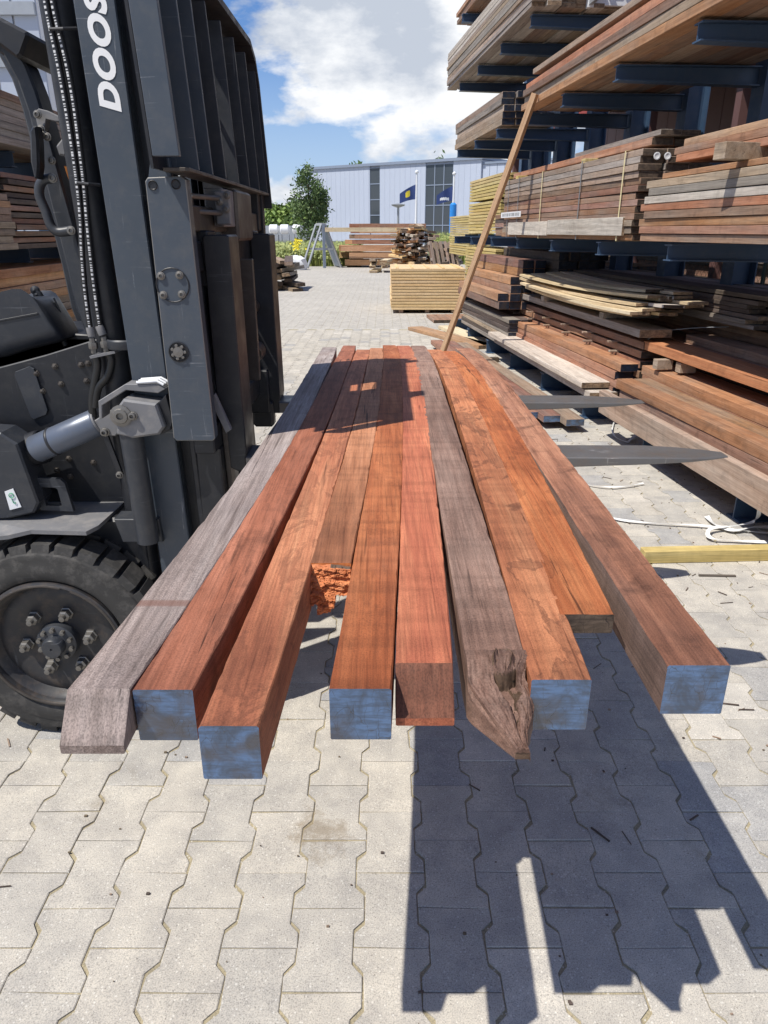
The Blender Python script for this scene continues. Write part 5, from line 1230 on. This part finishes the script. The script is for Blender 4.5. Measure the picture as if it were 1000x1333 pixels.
def gnd(x, y): return at_z(x, y, 0)
YB = 33.0
def at_ground_x(x, Y): return (x-CX)/F*(Y*cp+CAMH*sp)
def log_pile():
    # three tiers of long orange beams, seen from the side
    x0, x1 = at_ground_x(441, YB), at_ground_x(545, YB)
    rnd = random.Random(80)
    a = stack('timber_pile', 'long orange timber pile at the back of the yard in front of the grey building', 'timber pile', ((x0+x1)/2, YB, 0), R(90), L=x1-x0, cols=3, rows=3, wd=.4, t=.24, mats=('larch', 'deal', 'larch'), ends=('end_tan',), seed=80, ljit=.5, jit=.05, rowgap=.05, z0=.08)
    b = stack('timber_pile', 'reddish long beams on top of the orange timber pile', 'timber pile', ((x0+x1)/2+.3, YB+.2, .95), R(90), L=(x1-x0)*.80, cols=3, rows=4, wd=.4, t=.17, mats=('larch', 'r_tan', 'r_orange'), ends=('end_tan',), seed=81, ljit=.3, jit=.05, rowgap=.05)
    stack('loose_plank', 'single long pale beam reaching out to the left over the timber pile', 'plank', ((x0+x1)/2-.3, YB-.6, 1.45), R(90), L=(x1-x0)*1.12, cols=1, rows=1, wd=.2, t=.17, mats=('r_pale',), ends=('end_tan',), seed=82, ljit=0)
log_pile()
def offcuts(x, Y, w, h, n, name, label, seed, mats):
    rnd = random.Random(seed); cx = at_ground_x(x, Y); root = empty(name, (cx, Y, 0), 0, label=label, cat='timber pile')
    rows = max(2, int(h/.12))
    for r in range(rows):
        for k in range(max(1, int(w/.34))):
            if rnd.random() < .12: continue
            me = plank_mesh(round(rnd.choice((.22, .3)), 2), rnd.choice((.9, 1.2, 1.5)), .09, (M[rnd.choice(mats)], M[rnd.choice(('end_dark', 'end_tan', 'r_tan'))]))
            inst('offcut', me, root, (-w/2+.17+.34*k+rnd.uniform(-.08, .08), rnd.uniform(-.3, .3), .06+.115*r), (rnd.gauss(0, .05), rnd.gauss(0, .06), rnd.gauss(0, .25)))
    return root
offcuts(531, 31.5, 1.1, 1.75, 0, 'offcut_pile', 'rough light brown offcuts heap beside the long timber pile', 90, ('deal', 'larch', 'r_tan'))
offcuts(553, 30.5, 1.3, 1.9, 0, 'offcut_pile', 'tall pile of dark and tan offcuts on pallets at the back of the yard', 91, ('larch', 'larch', 'r_white', 'r_tan', 'deal', 'r_dark'))
offcuts(500, 29.5, 1.0, .55, 0, 'offcut_pile', 'small heap of pale slabs lying behind the pale board stack', 92, ('r_pale', 'r_white', 'r_tan'))
def pallet(x, Y, label, rot=0, lean=0):
    root = empty('pallet', (at_ground_x(x, Y), Y, .0), rot, label=label, cat='pallet')
    for z in (0.0, .12):
        for k in range(6): inst('slat', plank_mesh(.1, 1.2, .022, (M['r_tan'], M['r_grey'])), root, (-.5+.2*k, 0, z+.011), (0, 0, 0))
    for y in (-.55, 0, .55):
        for x_ in (-.5, 0, .5): inst('block', plank_mesh(.1, .1, .098, (M['r_grey'], M['r_tan'])), root, (x_, y, .071), (0, 0, 0))
    root.rotation_euler = (lean, 0, rot); return root
pallet(548, 28.3, 'grey wooden pallet lying before the dark offcut pile', .1)
pl = pallet(577, 26.5, 'pale pallet leaning upright beside the blue flagpole cover', .5, R(68)); pl.location.z = .55
offcuts(590, 27, .7, 1.0, 0, 'offcut_pile', 'dark offcuts behind the leaning pallet', 93, ('r_dark', 'r_tan'))
offcuts(366, 20.5, 1.1, .9, 0, 'offcut_pile', 'dark weathered slabs stacked just past the forklift', 94, ('r_dark', 'r_grey', 'r_tan'))
# A-shaped steel frame
def aframe():
    Y = 33; x = at_ground_x(419, Y); root = empty('steel_a_frame', (x, Y, 0), R(18), label='grey steel A-shaped glass rack standing in front of the tree', cat='frame')
    for y in (-.5, .5):
        for s in (-1, 1):
            MB().tube([(s*.75, y, 0), (s*.08, y, 1.75)], .05, 4).build('leg', M['greymetal'], root)
        MB().box(-.4, .4, y-.03, y+.03, .72, .8).build('cross_bar', M['greymetal'], root)
    m = MB(); m.add([(.72, -.5, .05), (.72, .5, .05), (.1, .5, 1.72), (.1, -.5, 1.72), (.77, -.5, .05), (.77, .5, .05), (.15, .5, 1.72), (.15, -.5, 1.72)], [(0,1,2,3),(4,5,6,7),(0,1,5,4),(2,3,7,6),(1,2,6,5),(0,3,7,4)]); m.build('panel', M['clad_dark'], root)
    MB().box(-.08, .08, -.55, .55, 1.7, 1.8).build('top_bar', M['greymetal'], root)
    MB().box(-.06, .06, -.56, -.50, 0, 1.75).build('centre_post', M['clad_dark'], root)
aframe()
def whitebag():
    rnd = random.Random(4); m = MB(); Y = 31; x = at_ground_x(386, Y); n = 14
    prof = [(.02, .55), (.25, .53), (.4, .42), (.45, .25), (.42, .08), (.4, 0)]
    m.lathe((x, Y, 0), prof, n, ax=2); m.xf(lambda v: v+Vector((rnd.uniform(-.05, .05), rnd.uniform(-.05, .05), rnd.uniform(-.03, .03) if v.z > .1 else 0)))
    m.build('white_sack', M['white'], smooth=True, label='white filled sack standing in the weeds at the back', cat='sack')
whitebag()
# weeds strip
def weeds(x0, x1, Y0, Y1, n, h, seed, label):
    rnd = random.Random(seed); m = MB()
    for _ in range(n):
        Y = rnd.uniform(Y0, Y1); x = at_ground_x(rnd.uniform(x0, x1), Y); hh = h*rnd.uniform(.4, 1.1); a = rnd.uniform(0, 6.28); w = .02; lx, ly = rnd.gauss(0, .12), rnd.gauss(0, .12)
        m.add([(x-w*math.cos(a), Y-w*math.sin(a), 0), (x+w*math.cos(a), Y+w*math.sin(a), 0), (x+lx, Y+ly, hh)], [(0, 1, 2)])
        if rnd.random() < .8:
            z = hh*rnd.uniform(.3, .9); m.add([(x-.05, Y, z), (x, Y+.03, z+.05), (x+.06, Y, z+.01), (x, Y-.03, z-.04)], [(0, 1, 2, 3)])
    inst('weeds', m.mesh('weeds', M['grass'], fix=False), None, label=label, kind='stuff')
weeds(345, 470, 34, 42, 16000, 1.0, 1, 'tall green and yellow weeds along the back of the yard')
weeds(560, 640, 36, 44, 7000, 1.4, 2, 'green grass and weeds behind the offcut pile')
f = MB(); rnd = random.Random(9)
for _ in range(48):
    Y = 33.8; x = at_ground_x(rnd.gauss(388, 3.5), Y); z = rnd.uniform(.7, 1.15); r = .055; f.add([(x-r, Y, z), (x, Y-.02, z+r), (x+r, Y, z), (x, Y-.03, z-r)], [(0, 1, 2, 3)])
f.build('yellow_flowers', M['flower'], label='clump of yellow flowers in the weeds', kind='stuff')

# trees
tree((at_ground_x(404, 46), 46, 0), 4.8, 1.12, 4200, .10, 21, 'slender green tree standing left of the grey building')
tree((at_ground_x(372, 70), 70, 0), 3.5, 2.6, 5000, .26, 22, 'low dark tree far behind the slender tree, nearest to the forklift mast', 'leaf2')
tree((at_ground_x(392, 74), 74, 0), 4.3, 1.9, 5000, .28, 23, 'wider rounded tree directly behind the slender tree')
tree((at_ground_x(350, 85), 85, 0), 3.6, 3.0, 4000, .28, 26, 'far tree partly hidden behind the forklift mast')
tree((at_ground_x(462, 110), 110, 0), 9.6, 1.6, 2500, .3, 24, 'tree top showing over the roof near the left of the grey building', 'leaf2')
tree((at_ground_x(568, 106), 106, 0), 9.9, 1.5, 1800, .28, 25, 'tree top showing over the roof above the wide dark window')
# white round tanks
def tank(x, Y, label, r=1.0):
    root = empty('water_tank', (at_ground_x(x, Y), Y, 0), 0, label=label, cat='tank', group='white round tanks at the back')
    MB().lathe((0, 0, 1.6), [(.02, -1.1*r), (r*.7, -r), (r, -.8*r), (r, .8*r), (r*.7, r), (.02, 1.1*r)], 20, ax=0).build('vessel', M['white'], root, True)
    for s in (-1, 1): MB().box(s*.3-.06, s*.3+.06, -.3, .3, 0, 1.2).build('support', M['greymetal'], root)
for x, lb_ in ((358, 'white round tank nearest the forklift mast'), (372, 'white round tank in the middle of the row'), (388, 'white round tank nearest the slender tree')): tank(x, 62, lb_, .36)
lw = MB(); lw.box(at_ground_x(330, 66), at_ground_x(410, 66), 66, 70, 0, 1.9); lw.build('low_building', M['greymetal'], label='low grey building behind the white tanks', cat='building')

# grey hall
def hall():
    A = Vector((-9.1, 96, 0)); Bp = Vector((10.1, 82, 0)); d = (Bp-A); L = d.length; d.normalize(); ang = math.atan2(d.y, d.x)
    root = empty('industrial_hall', A, ang, label='large blue grey clad industrial hall with dark window strips behind the yard', cat='building')
    H = 8.35; n = 34
    def loc(px):      # distance along the facade of an image column
        r = ray(px, 300); # A + t d  on the ray
        t = (r.x*A.y-r.y*A.x)/(r.y*d.x-r.x*d.y); return t
    s0, s1 = loc(482), loc(495); t0, t1 = loc(553), loc(588)
    x = 0; k = 0
    while x < L-.02:
        x2 = min(x+L/n, L)
        for (a, b) in ((s0, s1), (t0, t1)):
            if x < a < x2: x2 = a
            if a <= x+1e-4 < b: x = b; x2 = min(b+L/n, L)
        if x2-x > .02: MB().box(x+.006, x2-.006, -.045, .1, .3, H, .004).build('cladding_panel', M['clad'], root)
        x = x2; k += 1
    MB().box(0, L, .1, 34, 0, H-.02).build('wall', M['clad'], root)
    MB().box(-.2, L+.2, -.25, 34, H, H+.28).build('roof_edge', M['clad_dark'], root)
    for (a, b, nn, z0) in ((s0, s1, 1, 1.5), (t0, t1, 3, 0)):
        for r in range(4):
            for c in range(nn):
                x0 = a+(b-a)*c/nn; x1_ = a+(b-a)*(c+1)/nn; zz0 = z0+(H-.2-z0)*r/4; zz1 = z0+(H-.2-z0)*(r+1)/4
                w = MB().box(x0+.05, x1_-.05, .03, .06, zz0+.05, zz1-.05).build('window', M['glass'], root)
        fr = MB()
        for c in range(nn+1): xx = a+(b-a)*c/nn; fr.box(xx-.05, xx+.05, -.02, .09, z0, H-.2)
        for r in range(5): zz = z0+(H-.2-z0)*r/4; fr.box(a, b, -.018, .088, zz-.05, zz+.05)
        fr.build('window_frame', M['clad_dark'], root)
    # side wall to the right, falling away
    wing = MB().box(L, L+26, .3, 30, 0, 7.9).build('side_wing', M['clad'], root)
    for k in range(30): MB().box(L+.02+k*.86, L+.84+k*.86, .22, .3, .3, 7.88, .006).build('cladding_panel', M['clad'], root)
    MB().box(L, L+26, .1, 30, 7.9, 8.1).build('roof_edge', M['clad_dark'], root)
hall()
def flag(px, Y, pole_top, label_p, label_f, accent, blue=False):
    x = at_ground_x(px, Y); topz = at_y(px, pole_top, Y).z
    root = MB().cyl((0, 0, 0), (0, 0, topz), .09, 12, .05).build('flagpole', M['white'], None, True, loc=(x, Y, 0), label=label_p, cat='flagpole')
    MB().lathe((0, 0, topz), [(.05, 0), (.11, .05), (.11, .12), (.001, .2)], 12, ax=2).build('finial', M['white'], root, True)
    if blue: MB().lathe((0, 0, 0), [(.20, 0), (.20, 2.9), (.09, 3.0)], 12, ax=2).build('blue_cover', M['bluebanner'], root, True)
    # drooping cloth
    m = MB(); n, q = 26, 18; w, h = 1.05, .8; th = .012
    def P(i, j):
        s = i/n; t = j/q; xx = -w*s*.92; zz = topz-.55-h*t*(1-.35*s)-.5*s**1.3; yy = .16*math.sin(s*7+t*1.2)*s**.5; return Vector((xx, yy, zz))
    for off in (0, th):
        b0 = len(m.v)
        for i in range(n+1):
            for j in range(q+1): v = P(i, j); m.v.append((v.x, v.y+off, v.z))
        for i in range(n):
            for j in range(q):
                m.f.append((b0+i*(q+1)+j, b0+(i+1)*(q+1)+j, b0+(i+1)*(q+1)+j+1, b0+i*(q+1)+j+1))
                m.m.append(1 if (accent(i/n, j/q)) else 0)
    m.build('flag', [M['flag_navy'], M['yellow'] if not blue else M['white']], None, True, loc=(x, Y, 0), label=label_f, cat='flag')
flag(541, 45, 226, 'white flagpole left of the wide dark window', 'navy flag with yellow emblem on the left pole', lambda s, t: (s-.5)**2*3+(t-.45)**2 < .07)
flag(588, 45, 228, 'white flagpole with bright blue cover round its foot', 'navy flag with white swoosh on the right pole', lambda s, t: abs(t-.75+.5*(s-.4)) < .11 and .25 < s < .8, True)
Y = 40; x = at_ground_x(518, Y); zt_ = at_y(518, 268, Y).z
lp = MB().cyl((0, 0, 0), (0, 0, zt_), .06, 10).build('street_lamp', M['greymetal'], None, True, loc=(x, Y, 0), label='small grey lamp post with flat head before the hall', cat='lamp post')
MB().lathe((0, 0, zt_), [(.03, -.1), (.32, .0), (.36, .06), (.1, .12), (.001, .13)], 14, ax=2).build('lamp_head', M['greymetal'], lp, True)

# ------------------------------------------------------------------ left side: rack and building behind the forklift
lrack = empty('cantilever_rack', (-4.35, 0, 0), R(1), label='dark steel cantilever rack full of timber behind the forklift on the left', cat='rack')
larm = MB(); ibeam(larm, (0, 0, 0), (1.15, 0, 0), .10, .13, .009); larm_me = larm.mesh('arm', M['navy'])
lcol = MB().box(-.1, .1, -.08, .08, 0, 2.5, .004); lcol_me = lcol.mesh('upright', M['navy'])
for i in range(6):
    u = 4.6+1.25*i; inst('upright', lcol_me, lrack, (-.2, u, 0))
    for z in (.12, 1.22, 2.03): inst('arm', larm_me, lrack, (0, u, z))
def lstack(label, y0, y1, x, z, seed, name='plank_stack', **k):
    return stack(name, label, 'timber stack', (x, (y0+y1)/2, z), R(1), L=y1-y0, seed=seed, **k)
lstack('brown planks on the top arms of the left rack under the pale wall', 4.4, 9.5, -4.1, 2.165, 201, cols=4, rows=7, wd=.24, t=.055, mats=('r_grey', 'r_tan', 'r_red'), ends=('end_dark',), ljit=.1)
lstack('dark thin boards on the middle arms of the left rack behind the grab handle', 6.4, 11, -4.1, 1.355, 202, cols=4, rows=12, wd=.24, t=.04, mats=('r_dark', 'r_red'), ends=('end_dark',), ljit=.05, rowgap=.01)
lstack('light brown plank pack tied with white straps at the left picture edge', 4.3, 6.3, -4.0, 1.355, 203, cols=4, rows=8, wd=.24, t=.05, mats=('r_tan', 'r_orange'), ends=('end_tan',), ljit=.03, straps=(-.6, .5), strapmat='strap')
lstack('tan and orange planks on the lower arms of the left rack above the instrument cowl', 4.4, 10, -4.1, .26, 204, cols=4, rows=13, wd=.24, t=.07, mats=('r_tan', 'r_tan', 'larch', 'r_orange'), ends=('end_dark',), ljit=.2, jit=.04)
lb = MB(); lb.box(-22, -7, 17, 26, 0, 6.6)
lbr = lb.build('warehouse', M['white'], label='pale warehouse wall with metal sheeting at the upper left', cat='warehouse')
for k in range(30): MB().box(-21.9+.5*k, -21.45+.5*k, 16.93, 17, .2, 6.5).build('cladding_panel', M['clad'], lbr)
for z in (4.6, 5.5, 6.45): MB().box(-22, -6.95, 16.85, 16.95, z, z+.22).build('rail', M['greymetal'], lbr)
MB().box(-14, -9.8, 16.4, 16.6, 5.7, 6.2).build('dark_canopy', M['black'], lbr)
print('objects', len(bpy.data.objects))
